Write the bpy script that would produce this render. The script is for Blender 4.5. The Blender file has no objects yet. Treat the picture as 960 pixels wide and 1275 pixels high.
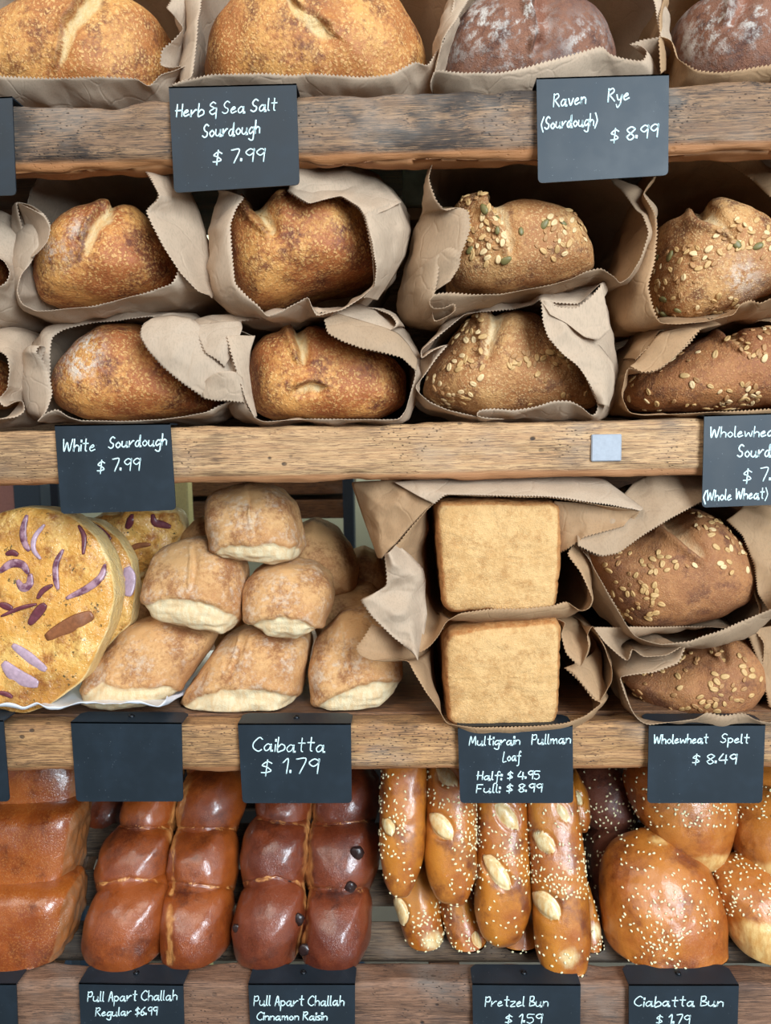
import bpy, math, random
import numpy as np
from mathutils import Vector, Matrix

# ------------------------------------------------------------------ camera, world, light, exposure
SC = bpy.context.scene
COL = SC.collection
FPX = 1275 * 26 / 36
CAMZ = 1.35
CAM = np.array([0.0, -0.75, CAMZ])
PITCH, YAW, ROLL = math.radians(-6.0), math.radians(-1.75), math.radians(-1.0)
_f = np.array([math.sin(YAW)*math.cos(PITCH), math.cos(YAW)*math.cos(PITCH), math.sin(PITCH)])
_r = np.cross(_f, [0, 0, 1]); _r /= np.linalg.norm(_r)
_u = np.cross(_r, _f)
RT = math.cos(ROLL)*_r + math.sin(ROLL)*_u
UP = -math.sin(ROLL)*_r + math.cos(ROLL)*_u
FW = _f
cam = bpy.data.cameras.new('camera')
cam_o = bpy.data.objects.new('camera', cam); COL.objects.link(cam_o)
cam_o.matrix_world = Matrix(((RT[0], UP[0], -FW[0], CAM[0]), (RT[1], UP[1], -FW[1], CAM[1]), (RT[2], UP[2], -FW[2], CAM[2]), (0, 0, 0, 1)))
cam.sensor_fit = 'VERTICAL'; cam.sensor_height = 36; cam.lens = 26
cam.clip_start = 0.02
cam.dof.use_dof = True; cam.dof.focus_distance = 0.79; cam.dof.aperture_fstop = 9.0
SC.camera = cam_o

W = bpy.data.worlds.new('shop_daylight'); SC.world = W; W.use_nodes = True
_wt = W.node_tree; _tc = _wt.nodes.new('ShaderNodeTexCoord'); _sx = _wt.nodes.new('ShaderNodeSeparateXYZ'); _rp = _wt.nodes.new('ShaderNodeValToRGB')
_wt.links.new(_tc.outputs['Generated'], _sx.inputs[0]); _mr = _wt.nodes.new('ShaderNodeMapRange')
_mr.inputs['From Min'].default_value = -1; _wt.links.new(_sx.outputs['Z'], _mr.inputs['Value']); _wt.links.new(_mr.outputs[0], _rp.inputs[0])
_rp.color_ramp.elements[0].position = .40; _rp.color_ramp.elements[0].color = (.16, .15, .14, 1)
_rp.color_ramp.elements[1].position = .62; _rp.color_ramp.elements[1].color = (.80, .90, 1.0, 1)
_wt.links.new(_rp.outputs[0], _wt.nodes['Background'].inputs[0])
_wt.nodes['Background'].inputs[1].default_value = 0.34

def area(name, loc, target, sx, sy, power, col):
    l = bpy.data.lights.new(name, 'AREA'); l.shape = 'RECTANGLE'; l.size = sx; l.size_y = sy
    l.energy = power; l.color = col
    o = bpy.data.objects.new(name, l); COL.objects.link(o); o.location = loc
    o.rotation_euler = (Vector(target) - Vector(loc)).to_track_quat('-Z', 'Y').to_euler()
    return o
area('shop_window_light', (1.15, -2.2, 2.0), (0.0, 0.0, 1.25), 1.1, 1.55, 110, (0.77, 0.90, 1.0))
area('warm_fill_light', (-0.9, -1.3, 2.9), (0.0, 0.1, 1.2), 1.4, 1.4, 22, (1.0, 0.90, 0.76))  # added warm fill that balances the blue window light
area('back_wall_fill_light', (-0.2, 1.35, 2.75), (-0.2, 1.75, 1.2), 1.2, 0.3, 26, (1.0, 0.98, 0.9))  # added fill that brightens the wall seen through the third tier
SC.view_settings.view_transform = 'Standard'
SC.view_settings.look = 'None'
SC.view_settings.gamma = 1.0
SC.view_settings.use_curve_mapping = False
SC.view_settings.exposure = 0.20

# ------------------------------------------------------------------ helpers
def P(px, py, Y):
    d = FW + RT*(px-480)/FPX - UP*(py-637.5)/FPX
    return CAM + d*((Y-CAM[1])/d[1])

def proj(v):
    q = v - CAM
    z = q @ FW
    return np.stack([480 + FPX*(q @ RT)/z, 637.5 - FPX*(q @ UP)/z], -1)

def hash3(i, seed):
    n = (i[..., 0]*374761393 + i[..., 1]*668265263 + i[..., 2]*2147483647 + seed*1274126177) & 0xffffffff
    n = ((n ^ (n >> 13))*1274126177) & 0xffffffff
    n = ((n ^ (n >> 16))*2246822519) & 0xffffffff
    return ((n ^ (n >> 15)) & 0xffff)/32767.5 - 1

def noise(p, scale, seed=0):
    q = np.asarray(p)*scale + 1000.3
    i = np.floor(q).astype(np.int64); f = q - i
    f = f*f*f*(f*(f*6-15)+10)
    out = 0
    for dx in (0, 1):
        for dy in (0, 1):
            for dz in (0, 1):
                w = (f[..., 0] if dx else 1-f[..., 0])*(f[..., 1] if dy else 1-f[..., 1])*(f[..., 2] if dz else 1-f[..., 2])
                out = out + w*hash3(i + np.array([dx, dy, dz]), seed)
    return out

def fbm(p, scale, seed=0, oct=3):
    o, a = 0, 1.0
    for k in range(oct):
        o = o + a*noise(p, scale*2**k, seed+k*17); a *= .5
    return o

def worley(p, scale, seed=0):
    q = np.asarray(p)*scale + 500.7
    i = np.floor(q).astype(np.int64); best = np.full(q.shape[:-1], 9.0)
    for dx in (-1, 0, 1):
        for dy in (-1, 0, 1):
            for dz in (-1, 0, 1):
                c = i + np.array([dx, dy, dz])
                f = np.stack([hash3(c, seed+k)*.5+.5 for k in (1, 2, 3)], -1)
                best = np.minimum(best, ((c+f-q)**2).sum(-1))
    return np.sqrt(best)

def sstep(a, b, x):
    t = np.clip((x-a)/(b-a), 0, 1); return t*t*(3-2*t)

def mesh(name, verts, faces, mat=None, smooth=True, attrs=None):
    me = bpy.data.meshes.new(name)
    me.from_pydata([tuple(map(float, v)) for v in verts], [], faces)
    if attrs:
        for k, a in attrs.items():
            at = me.attributes.new(k, 'FLOAT', 'POINT'); at.data.foreach_set('value', np.asarray(a, dtype=np.float32))
    if mat: me.materials.append(mat)
    if smooth: me.polygons.foreach_set('use_smooth', [True]*len(me.polygons))
    me.update()
    return me

def link(name, me, parent=None, loc=(0, 0, 0)):
    o = bpy.data.objects.new(name, me); COL.objects.link(o); o.location = loc
    if parent: o.parent = parent
    return o

ORG = {}
def put(name, verts, faces, mat, parent=None, smooth=True, attrs=None):
    """one mesh object from world-space vertices; origin at its base"""
    v = np.asarray(verts, dtype=float)
    if parent is None:
        org = np.array([(v[:, 0].min()+v[:, 0].max())/2, (v[:, 1].min()+v[:, 1].max())/2, v[:, 2].min()]); base = org
    else:
        org = np.array([0., 0, 0]); base = ORG[parent.name]
    o = link(name, mesh(name, v-base, faces, mat, smooth, attrs), parent, org if parent is None else (0, 0, 0))
    ORG[o.name] = base
    return o

def empty(name, loc):
    o = bpy.data.objects.new(name, None); COL.objects.link(o); o.location = loc; o.empty_display_size = .02
    ORG[o.name] = np.array(loc, dtype=float); return o

def tag(o, label, cat, group=None, kind=None):
    if label: o['label'] = label
    if cat: o['category'] = cat
    if group: o['group'] = group
    if kind: o['kind'] = kind
    return o

def structure(o):
    o['kind'] = 'structure'; return o

def box(a, b, rot=None, bev=0.0, piv=None):
    """a chamfered box between two corners as (verts, faces)"""
    a = np.array(a, float); b = np.array(b, float)
    c = (a+b)/2; h = np.abs(b-a)/2; bv = min(bev, h.min()*.6)
    vs, fs = [], []
    if bv <= 0:
        for sx in (-1, 1):
            for sy in (-1, 1):
                for sz in (-1, 1): vs.append(c+h*np.array([sx, sy, sz]))
        fs = [(0, 1, 3, 2), (4, 6, 7, 5), (0, 4, 5, 1), (2, 3, 7, 6), (0, 2, 6, 4), (1, 5, 7, 3)]
    else:
        idx = {}
        for sx in (-1, 1):
            for sy in (-1, 1):
                for sz in (-1, 1):
                    for ax in range(3):
                        e = h - bv; e[ax] = h[ax]
                        idx[(sx, sy, sz, ax)] = len(vs); vs.append(c+e*np.array([sx, sy, sz]))
        S = (-1, 1)
        for ax in range(3):
            o1, o2 = [k for k in range(3) if k != ax]
            for s in S:
                q = []
                for (u, w) in ((-1, -1), (1, -1), (1, 1), (-1, 1)):
                    k = [0, 0, 0]; k[ax] = s; k[o1] = u; k[o2] = w; q.append(idx[(*k, ax)])
                fs.append(tuple(q))
            for u in S:
                for w in S:
                    k = [0, 0, 0]; k[o1] = u; k[o2] = w; k2 = k[:]; k[ax] = -1; k2[ax] = 1
                    fs.append((idx[(*k, o1)], idx[(*k2, o1)], idx[(*k2, o2)], idx[(*k, o2)]))
        for sx in S:
            for sy in S:
                for sz in S: fs.append(tuple(idx[(sx, sy, sz, ax)] for ax in range(3)))
    vs = np.array(vs)
    if rot is not None:
        piv = c if piv is None else np.array(piv)
        vs = (vs-piv) @ np.array(rot.to_3x3()).T + piv
    return vs, fs

def joinp(parts):
    V, Fc, n = [], [], 0
    for v, f in parts:
        V.append(np.asarray(v)); Fc += [tuple(i+n for i in q) for q in f]; n += len(v)
    return np.concatenate(V), Fc

def closed_resample(pts, M, sig=0.0):
    p = np.asarray(pts, float); p = np.vstack([p, p[:1]])
    d = np.r_[0, np.cumsum(np.linalg.norm(np.diff(p, axis=0), axis=1))]
    t = np.linspace(0, d[-1], M, endpoint=False)
    q = np.stack([np.interp(t, d, p[:, k]) for k in range(p.shape[1])], -1)
    if sig > 0:
        r = int(sig*3)+1; k = np.exp(-.5*(np.arange(-r, r+1)/sig)**2); k /= k.sum()
        qq = np.concatenate([q[-r:], q, q[:r]])
        q = np.stack([np.convolve(qq[:, j], k, 'valid') for j in range(q.shape[1])], -1)
    return q

def polydist(px, line):
    """distance, side (+ right of travel) and travel fraction of points to a polyline"""
    line = np.asarray(line, float)
    best = np.full(len(px), 1e9); side = np.zeros(len(px)); tt = np.zeros(len(px)); n = len(line)-1
    for i in range(n):
        a, b = line[i], line[i+1]; ab = b-a
        t = np.clip(((px-a) @ ab)/(ab @ ab), 0, 1)
        q = px - (a + t[:, None]*ab); d = np.hypot(q[:, 0], q[:, 1])
        m = d < best
        best = np.where(m, d, best); side = np.where(m, np.sign(ab[0]*q[:, 1]-ab[1]*q[:, 0]), side); tt = np.where(m, (i+t)/n, tt)
    return best, side, tt

def inpoly(px, poly):
    poly = np.asarray(poly, float); c = np.zeros(len(px), bool); j = len(poly)-1
    for i in range(len(poly)):
        a, b = poly[i], poly[j]
        m = ((a[1] > px[:, 1]) != (b[1] > px[:, 1])) & (px[:, 0] < (b[0]-a[0])*(px[:, 1]-a[1])/(b[1]-a[1]+1e-9)+a[0])
        c ^= m; j = i
    return c

DATA = {}
def blob(name, outline, Y, front, back, mat, parent=None, e=1.0, eb=None, M=120, N=64, sig=5.0, shear=0.0, xshear=0.0,
         lump=0.002, lscale=25, seed=0, zmin=None, zmax=None, fn=None, plane=None):
    """a solid loaf: a measured front silhouette given real depth front and back, rounded by a superellipse"""
    w = np.array([P(x, y, Y) for x, y in outline])
    o2 = closed_resample(w[:, [0, 2]], 400, sig)
    x, z = o2[:, 0], o2[:, 1]; xs, zs = np.roll(x, -1), np.roll(z, -1)
    cr = x*zs-xs*z; A = cr.sum()/2
    c = np.array([((x+xs)*cr).sum(), ((z+zs)*cr).sum()])/(6*A)
    ang = np.arctan2(z-c[1], x-c[0]); rad = np.hypot(x-c[0], z-c[1])
    k = np.argsort(ang); ang, rad = ang[k], rad[k]
    th = np.linspace(-np.pi, np.pi, M, endpoint=False)
    r = np.interp(th, np.r_[ang-2*np.pi, ang, ang+2*np.pi], np.r_[rad, rad, rad])
    eb = e if eb is None else eb
    def prof(p):
        q = np.where(p < np.pi/2, e, eb)
        return np.sin(p)**q, np.abs(np.cos(p))**q*np.where(p < np.pi/2, -front, back)
    pd = np.linspace(0, np.pi, 4001); s_, d_ = prof(pd); rm = r.mean()
    al = np.r_[0, np.cumsum(np.hypot(np.diff(s_*rm), np.diff(d_)))]
    ph = np.interp(np.linspace(0, al[-1], N+1), al, pd)
    kk = np.exp(-.5*(np.arange(-M//2, M//2)/(M/14))**2); kk /= kk.sum()
    rs = np.real(np.fft.ifft(np.fft.fft(r)*np.fft.fft(np.fft.ifftshift(kk))))
    ee = np.where(ph < np.pi/2, e, eb)
    s = np.sin(ph)**ee; d = np.abs(np.cos(ph))**ee
    yy = np.where(ph < np.pi/2, -d*front, d*back)
    rows = range(1, N)
    S1 = np.clip(s[1:N], 0, 1)[:, None]; RR = S1*(rs[None] + (r-rs)[None]*S1)
    X = c[0] + RR*np.cos(th); Z = c[1] + RR*np.sin(th)
    YY = np.repeat((Y+yy[1:N])[:, None], M, 1)
    G = np.stack([X, YY, Z], -1)
    poles = np.array([[c[0], Y-front, c[1]], [c[0], Y+back, c[1]]])
    for arr in (G, poles):
        arr[..., 1] += shear*(arr[..., 2]-c[1]) + xshear*(arr[..., 0]-c[0])
    dth = np.roll(G, -1, 1) - np.roll(G, 1, 1)
    Gp = np.concatenate([np.repeat(poles[:1], M, 0)[None], G, np.repeat(poles[1:], M, 0)[None]])
    dph = Gp[2:] - Gp[:-2]
    n = np.cross(dth, dph); n /= np.linalg.norm(n, axis=-1, keepdims=True)+1e-12
    if ((n*(G-np.array([c[0], Y, c[1]]))).sum()) < 0: n = -n
    V = np.concatenate([G.reshape(-1, 3), poles]); NN = np.concatenate([n.reshape(-1, 3), [[0, -1, 0], [0, 1, 0]]])
    px = proj(V)
    off = lump*fbm(V, lscale, seed, 3)
    at = {'score': np.zeros(len(V)), 'flour': np.zeros(len(V)), 'char': np.zeros(len(V))}
    if fn:
        o2_, a2 = fn(V, px, NN); off = off + o2_; at.update(a2)
    off = off*np.r_[np.repeat(sstep(0, .22, s[1:N]), M), 0, 0]
    V = V + NN*off[:, None]
    if plane is not None:
        V[:, 1] = np.maximum(V[:, 1], plane(V))
    if zmin is not None: V[:, 2] = np.maximum(V[:, 2], zmin)
    if zmax is not None: V[:, 2] = np.minimum(V[:, 2], zmax)
    fs = []
    for i in range(N-2):
        for j in range(M):
            k2 = (j+1) % M
            fs.append((i*M+j, i*M+k2, (i+1)*M+k2, (i+1)*M+j))
    b0 = (N-1)*M
    for j in range(M):
        k2 = (j+1) % M
        fs.append((b0, k2, j)); fs.append((b0+1, (N-2)*M+j, (N-2)*M+k2))
    o = put(name, V, fs, mat, parent, True, at)
    DATA[o.name] = (V, NN, px, at)
    return o

def copy_at(name, me, parent, M4):
    o = bpy.data.objects.new(name, me); COL.objects.link(o); o.parent = parent
    o.matrix_local = M4; return o

def surface_points(o, n, mask, seed, mind=0.004, facing=0.1, spacing=True):
    V, NN, px, at = DATA[o.name]
    rng = np.random.default_rng(seed)
    ray = V - CAM; ray /= np.linalg.norm(ray, axis=1, keepdims=True)
    ok = (-(ray*NN).sum(1) > facing)
    if mask is not None: ok &= mask(V, px, NN)
    idx = np.where(ok)[0]
    if len(idx) == 0: return []
    # uniform by area: weight by local spacing
    pick = []; P_ = []
    cell = {}
    for i in rng.permutation(idx):
        v = V[i]+rng.normal(0, .0006, 3)
        k = tuple(np.floor(v/mind).astype(int)); bad = False
        for dx in (-1, 0, 1):
            for dy in (-1, 0, 1):
                for dz in (-1, 0, 1):
                    for q in cell.get((k[0]+dx, k[1]+dy, k[2]+dz), ()):
                        if ((q-v)**2).sum() < mind*mind: bad = True
        if bad: continue
        cell.setdefault(k, []).append(v); pick.append((V[i], NN[i]))
        if len(pick) >= n: break
    return pick

def frame(n, rng):
    n = Vector(n).normalized()
    a = n.orthogonal().normalized(); b = n.cross(a)
    t = rng.uniform(0, 2*math.pi)
    x = a*math.cos(t)+b*math.sin(t); y = n.cross(x)
    return x, y, n

def flake_mesh(name, L, Wd, H, mat, crease=True):
    vs, fs = [], []
    R_, S_ = 12, 4
    vs.append((0, 0, H*(.45 if crease else 1)))
    for i in range(1, S_+1):
        s = i/S_
        for j in range(R_):
            t = 2*math.pi*j/R_
            x, y = math.cos(t)*s, math.sin(t)*s
            z = H*math.sqrt(max(0, 1-s*s*.96))
            if crease: z *= .5+.5*min(1, abs(y)*2.6)
            taper = 1-.18*x
            vs.append((x*L/2, y*Wd/2*taper, z))
    for j in range(R_): fs.append((0, 1+j, 1+(j+1) % R_))
    for i in range(S_-1):
        for j in range(R_):
            k = (j+1) % R_; a = 1+i*R_
            fs.append((a+j, a+R_+j, a+R_+k, a+k))
    n = len(vs); a = 1+(S_-1)*R_
    for j in range(R_): vs.append((vs[a+j][0], vs[a+j][1], -H*.8))
    for j in range(R_):
        k = (j+1) % R_; fs.append((a+j, n+j, n+k, a+k))
    fs.append(tuple(n+j for j in reversed(range(R_))))
    return mesh(name, vs, fs, mat)

def oats(o, n, mask, seed, me, name='oat_flake', mind=.0046, lift=.0006, facing=.05):
    rng = random.Random(seed); base = ORG[o.name]
    for v, nn in surface_points(o, n, mask, seed, mind, facing):
        x, y, z = frame(Vector(nn)+Vector((rng.gauss(0, .15), rng.gauss(0, .15), rng.gauss(0, .15))), rng)
        s = rng.uniform(.75, 1.25)
        p = v - base + np.array(nn)*lift
        copy_at(name, rng.choice(me) if isinstance(me, list) else me, o, Matrix(((x.x*s, y.x*s, z.x*s, p[0]), (x.y*s, y.y*s, z.y*s, p[1]), (x.z*s, y.z*s, z.z*s, p[2]), (0, 0, 0, 1))))

def sesame(o, n, mask, seed, mat, parent=None, size=.0038, facing=.0):
    """a sprinkling of seeds nobody could count: one mesh"""
    rng = random.Random(seed)
    sph = [(math.cos(a)*math.cos(b), math.sin(a)*math.cos(b), math.sin(b)) for b in (-.9, 0, .9) for a in [k*math.pi/3 for k in range(6)]]
    ff = []
    for i in range(2):
        for j in range(6): ff.append((i*6+j, i*6+(j+1) % 6, i*6+6+(j+1) % 6, i*6+6+j))
    ff += [(5, 4, 3, 2, 1, 0), (12, 13, 14, 15, 16, 17)]
    parts = []
    for v, nn in surface_points(o, n, mask, seed, size*.8, facing):
        x, y, z = frame(nn, rng); s = size*rng.uniform(.8, 1.15)/2
        A = np.array([x, y, z]).T
        p = np.array(sph)*np.array([s, s*.62, s*.42]); p[:, 1] *= (1-.35*p[:, 0]/s)
        parts.append((p @ A.T + v + np.array(nn)*.0005, ff))
    if not parts: return
    v, f = joinp(parts)
    s = put('sesame_seeds', v, f, mat, parent or o); s['kind'] = 'stuff'
    return s

# ------------------------------------------------------------------ materials
def srgb(r, g, b):
    f = lambda c: (c/255/12.92) if c/255 <= .04045 else ((c/255+.055)/1.055)**2.4
    return (f(r), f(g), f(b), 1)

class NT:
    def __init__(s, name):
        s.m = bpy.data.materials.new(name); s.m.use_nodes = True
        s.t = s.m.node_tree; s.b = s.t.nodes['Principled BSDF']; s.out = s.t.nodes['Material Output']
        s.tc = s.t.nodes.new('ShaderNodeTexCoord')
    def n(s, typ, **kw):
        d = s.t.nodes.new('ShaderNode'+typ)
        for k, v in kw.items(): setattr(d, k, v)
        return d
    def l(s, a, b): s.t.links.new(a, b)
    def set(s, inp, v):
        if hasattr(v, 'is_linked') or isinstance(v, bpy.types.NodeSocket): s.l(v, inp)
        else: inp.default_value = v
    def coord(s, scale=(1, 1, 1), rot=(0, 0, 0), loc=(0, 0, 0)):
        m = s.n('Mapping'); s.l(s.tc.outputs['Object'], m.inputs[0])
        m.inputs['Scale'].default_value = scale; m.inputs['Rotation'].default_value = rot; m.inputs['Location'].default_value = loc
        return m.outputs[0]
    def noise(s, scale, detail=3, rough=.55, vec=None, dist=0):
        d = s.n('TexNoise'); d.inputs['Scale'].default_value = scale; d.inputs['Detail'].default_value = detail
        d.inputs['Roughness'].default_value = rough; d.inputs['Distortion'].default_value = dist
        s.l(vec if vec is not None else s.tc.outputs['Object'], d.inputs['Vector']); return d.outputs['Fac']
    def vor(s, scale, vec=None, feature='F1', rand=1.0):
        d = s.n('TexVoronoi'); d.feature = feature; d.inputs['Scale'].default_value = scale; d.inputs['Randomness'].default_value = rand
        s.l(vec if vec is not None else s.tc.outputs['Object'], d.inputs['Vector']); return d.outputs['Distance']
    def mr(s, v, a, b, c=0., d=1., smooth=True):
        m = s.n('MapRange'); m.interpolation_type = 'SMOOTHSTEP' if smooth else 'LINEAR'
        s.set(m.inputs['Value'], v)
        m.inputs['From Min'].default_value = a; m.inputs['From Max'].default_value = b
        m.inputs['To Min'].default_value = c; m.inputs['To Max'].default_value = d
        return m.outputs[0]
    def math(s, op, a, b=0.0, c=None):
        m = s.n('Math', operation=op); s.set(m.inputs[0], a); s.set(m.inputs[1], b)
        if c is not None: s.set(m.inputs[2], c)
        return m.outputs[0]
    def mix(s, f, a, b):
        m = s.n('Mix', data_type='RGBA'); s.set(m.inputs[0], f); s.set(m.inputs[6], a); s.set(m.inputs[7], b)
        return m.outputs[2]
    def attr(s, name):
        return s.n('Attribute', attribute_name=name).outputs['Fac']
    def bump(s, h, strength=.3, dist=.002, nrm=None):
        b = s.n('Bump'); b.inputs['Strength'].default_value = strength; b.inputs['Distance'].default_value = dist
        s.l(h, b.inputs['Height'])
        if nrm is not None: s.l(nrm, b.inputs['Normal'])
        return b.outputs[0]
    def fin(s, col=None, rough=None, nrm=None, coat=0, spec=None):
        if col is not None: s.set(s.b.inputs['Base Color'], col)
        if rough is not None: s.set(s.b.inputs['Roughness'], rough)
        if nrm is not None: s.l(nrm, s.b.inputs['Normal'])
        if coat and nrm is not None: s.l(nrm, s.b.inputs['Coat Normal'])
        if coat: s.b.inputs['Coat Weight'].default_value = coat; s.b.inputs['Coat Roughness'].default_value = .09
        if spec is not None: s.b.inputs['Specular IOR Level'].default_value = spec
        return s.m

def crust(name, light, mid, dark, fleck, score, flourc=(225, 215, 200), big=18, thresh=(.36, .66), blister=260, bl=.6, rough=.62,
          coat=0, bumpd=.0016, flour_n=160, spec=None, fine=.5, flour_soft=(.38, .62)):
    m = NT(name)
    nb = m.noise(big, 5, .6)
    nf = m.noise(240, 3, .65)
    k = m.math('ADD', nb, m.math('MULTIPLY', m.math('SUBTRACT', nf, .5), fine))
    c = m.mix(m.mr(k, thresh[0], thresh[1]), srgb(*light), srgb(*mid))
    nb2 = m.noise(big*1.7, 4, .6, vec=m.coord(loc=(3.1, 1.7, .4)))
    c = m.mix(m.mr(m.math('ADD', nb2, m.math('MULTIPLY', m.math('SUBTRACT', nf, .5), fine*.7)), .48, .72), c, srgb(*dark))
    wv = m.n('TexNoise'); wv.inputs['Scale'].default_value = blister*.8; m.l(m.tc.outputs['Object'], wv.inputs['Vector'])
    ws = m.n('VectorMath', operation='SCALE'); ws.inputs['Scale'].default_value = 1.6/blister; m.l(wv.outputs['Color'], ws.inputs[0])
    wa = m.n('VectorMath', operation='ADD'); m.l(m.tc.outputs['Object'], wa.inputs[0]); m.l(ws.outputs[0], wa.inputs[1])
    v = m.vor(blister, wa.outputs[0]); v2 = m.vor(blister*2.1, wa.outputs[0])
    spot = m.math('MAXIMUM', m.mr(v, .50, .22), m.mr(v2, .40, .16, 0, .8))
    c = m.mix(m.math('MULTIPLY', m.math('MULTIPLY', spot, bl), m.mr(m.noise(45, 3), .28, .56)), c, srgb(*fleck))
    c = m.mix(m.attr('char'), c, srgb(dark[0]*.6, dark[1]*.52, dark[2]*.5))
    sc = m.mix(m.mr(m.noise(60, 4, .65, vec=m.coord((3, 3, 1))), .35, .65), srgb(*score), srgb(*[(a*.55+b*.45) for a, b in zip(score, light)]))
    c = m.mix(m.mr(m.math('ADD', m.attr('score'), m.math('MULTIPLY', m.math('SUBTRACT', m.noise(90, 4, .7), .5), .5)), .25, .75), c, sc)
    fl = m.math('MULTIPLY', m.attr('flour'), m.mr(m.math('ADD', m.noise(flour_n, 4, .7), m.math('MULTIPLY', m.math('SUBTRACT', m.noise(flour_n*.2, 3), .5), .7)), flour_soft[0], flour_soft[1]))
    c = m.mix(fl, c, srgb(*flourc))
    h = m.math('ADD', m.math('MULTIPLY', spot, .5), m.math('MULTIPLY', nf, .9))
    h = m.math('ADD', h, m.noise(90, 4, .6))
    return m.fin(c, rough, m.bump(h, .55, bumpd), coat, spec)

M_sour = crust('sourdough_crust', (208, 146, 78), (162, 90, 44), (102, 50, 28), (220, 170, 104), (208, 178, 130), bl=.7, thresh=(.34, .60))
M_herb = crust('herb_sourdough_crust', (206, 148, 80), (168, 102, 50), (112, 62, 32), (220, 172, 108), (210, 180, 130), bl=.7, thresh=(.35, .61))
M_rye = crust('rye_crust', (132, 88, 66), (106, 66, 50), (74, 42, 34), (150, 108, 84), (138, 88, 66), flourc=(220, 212, 202), big=24, blister=500, bl=.3, rough=.8, flour_n=120, flour_soft=(.44, .70))
M_seed = crust('seeded_crust', (200, 150, 94), (160, 104, 58), (106, 62, 36), (216, 176, 122), (206, 178, 136), big=22, blister=340, bl=.6, rough=.7, thresh=(.32, .58))
M_whole = crust('wholewheat_crust', (170, 110, 62), (142, 84, 46), (98, 54, 32), (196, 144, 92), (186, 146, 98), big=22, blister=380, bl=.45, rough=.7)
M_spelt = crust('spelt_crust', (168, 112, 66), (146, 92, 54), (112, 66, 40), (190, 142, 98), (178, 140, 100), big=20, blister=480, bl=.35, rough=.72)
M_ciab = crust('ciabatta_crust', (208, 158, 104), (180, 124, 74), (146, 92, 52), (212, 170, 118), (218, 198, 160), flourc=(218, 200, 178), big=16, blister=600, bl=.3, rough=.74, bumpd=.0012, flour_n=150, flour_soft=(.48, .78))
M_foc = crust('focaccia_crust', (226, 180, 102), (208, 146, 66), (150, 88, 36), (232, 194, 124), (224, 194, 138), flourc=(84, 70, 38), big=20, blister=160, bl=.15, rough=.4, bumpd=.0016, flour_n=330, coat=.2, flour_soft=(.66, .70), fine=.35, thresh=(.30, .58))
M_pull = crust('pullman_crust', (218, 172, 114), (202, 154, 96), (188, 138, 82), (228, 190, 136), (176, 112, 56), big=30, blister=700, bl=.4, rough=.78, bumpd=.0030)
M_chal = crust('challah_crust', (150, 72, 24), (118, 49, 16), (82, 30, 12), (186, 108, 52), (214, 152, 88), big=16, blister=700, bl=.2, rough=.32, coat=.9, bumpd=.0004, fine=.25)
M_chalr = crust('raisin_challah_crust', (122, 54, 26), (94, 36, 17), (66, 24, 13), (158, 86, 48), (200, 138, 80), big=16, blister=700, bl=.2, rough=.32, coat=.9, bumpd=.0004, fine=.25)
M_brio = crust('square_challah_crust', (160, 82, 28), (130, 57, 18), (90, 35, 12), (196, 128, 64), (146, 96, 60), big=14, blister=420, bl=.3, rough=.34, coat=.9, bumpd=.0004, fine=.2)
M_pret = crust('pretzel_crust', (194, 120, 38), (158, 80, 22), (110, 48, 16), (208, 142, 62), (232, 212, 164), big=18, blister=800, bl=.12, rough=.34, coat=.7, bumpd=.0004, fine=.15)
M_bun = crust('bun_crust', (190, 114, 42), (162, 82, 26), (118, 52, 18), (212, 146, 72), (232, 192, 124), big=14, blister=700, bl=.25, rough=.38, coat=.55, bumpd=.0004, fine=.2)
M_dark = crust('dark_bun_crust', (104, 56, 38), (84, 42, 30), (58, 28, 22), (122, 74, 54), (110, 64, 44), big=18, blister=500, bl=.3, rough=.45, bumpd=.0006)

def simple(name, col, rough=.5, bump=0, metal=0, nscale=200, var=.12):
    m = NT(name); n = m.noise(nscale, 4)
    c = m.mix(n, srgb(*[x*(1-var) for x in col]), srgb(*[min(255, x*(1+var)) for x in col]))
    m.b.inputs['Metallic'].default_value = metal
    return m.fin(c, rough, m.bump(n, .4, bump) if bump else None)
M_oat = simple('oat', (212, 180, 132), .6, .0004, nscale=500)
M_oat2 = simple('toasted_oat', (192, 152, 98), .6, .0004, nscale=500)
M_pump = simple('pumpkin_seed', (112, 102, 58), .5, .0003)
M_ses = simple('sesame', (240, 222, 178), .5)
M_rais = simple('raisin', (44, 28, 26), .3, .001, nscale=300)
M_onion = NT('red_onion'); _n = M_onion.noise(120, 3, vec=M_onion.coord((1, 1, 1)))
M_onion = M_onion.fin(M_onion.mix(M_onion.mr(_n, .35, .65), srgb(98, 52, 70), srgb(172, 132, 142)), .35, M_onion.bump(_n, .3, .001))
M_onion2 = simple('dark_red_onion', (98, 48, 56), .35, .001, var=.3)
M_onion3 = simple('browned_onion', (128, 78, 48), .45, .001, var=.3)
M_onion4 = simple('pale_onion', (174, 146, 158), .3, .001, var=.2)
M_screw = simple('dark_screw', (40, 42, 46), .35, metal=.8)
M_chalk = simple('chalk_paint', (206, 232, 236), .8)
M_parch = simple('white_parchment', (232, 234, 240), .5, .001, nscale=60, var=.04)
M_tape = simple('grey_metal_plate', (150, 154, 162), .55, .0004, nscale=250, var=.07)
M_green = simple('pale_green_paint', (168, 186, 164), .6, .001, nscale=50, var=.3)
M_bluep = simple('dark_blue_post', (52, 66, 80), .45)
M_black = simple('black_metal', (34, 35, 38), .5)
M_cream = simple('cream_post', (214, 208, 150), .6)
M_red = simple('faded_red_box', (158, 112, 104), .7)
M_wall = simple('pale_plaster', (222, 228, 198), .8, nscale=3, var=.05)
M_floor = simple('grey_concrete', (128, 124, 118), .7, .001, nscale=8)
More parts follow.
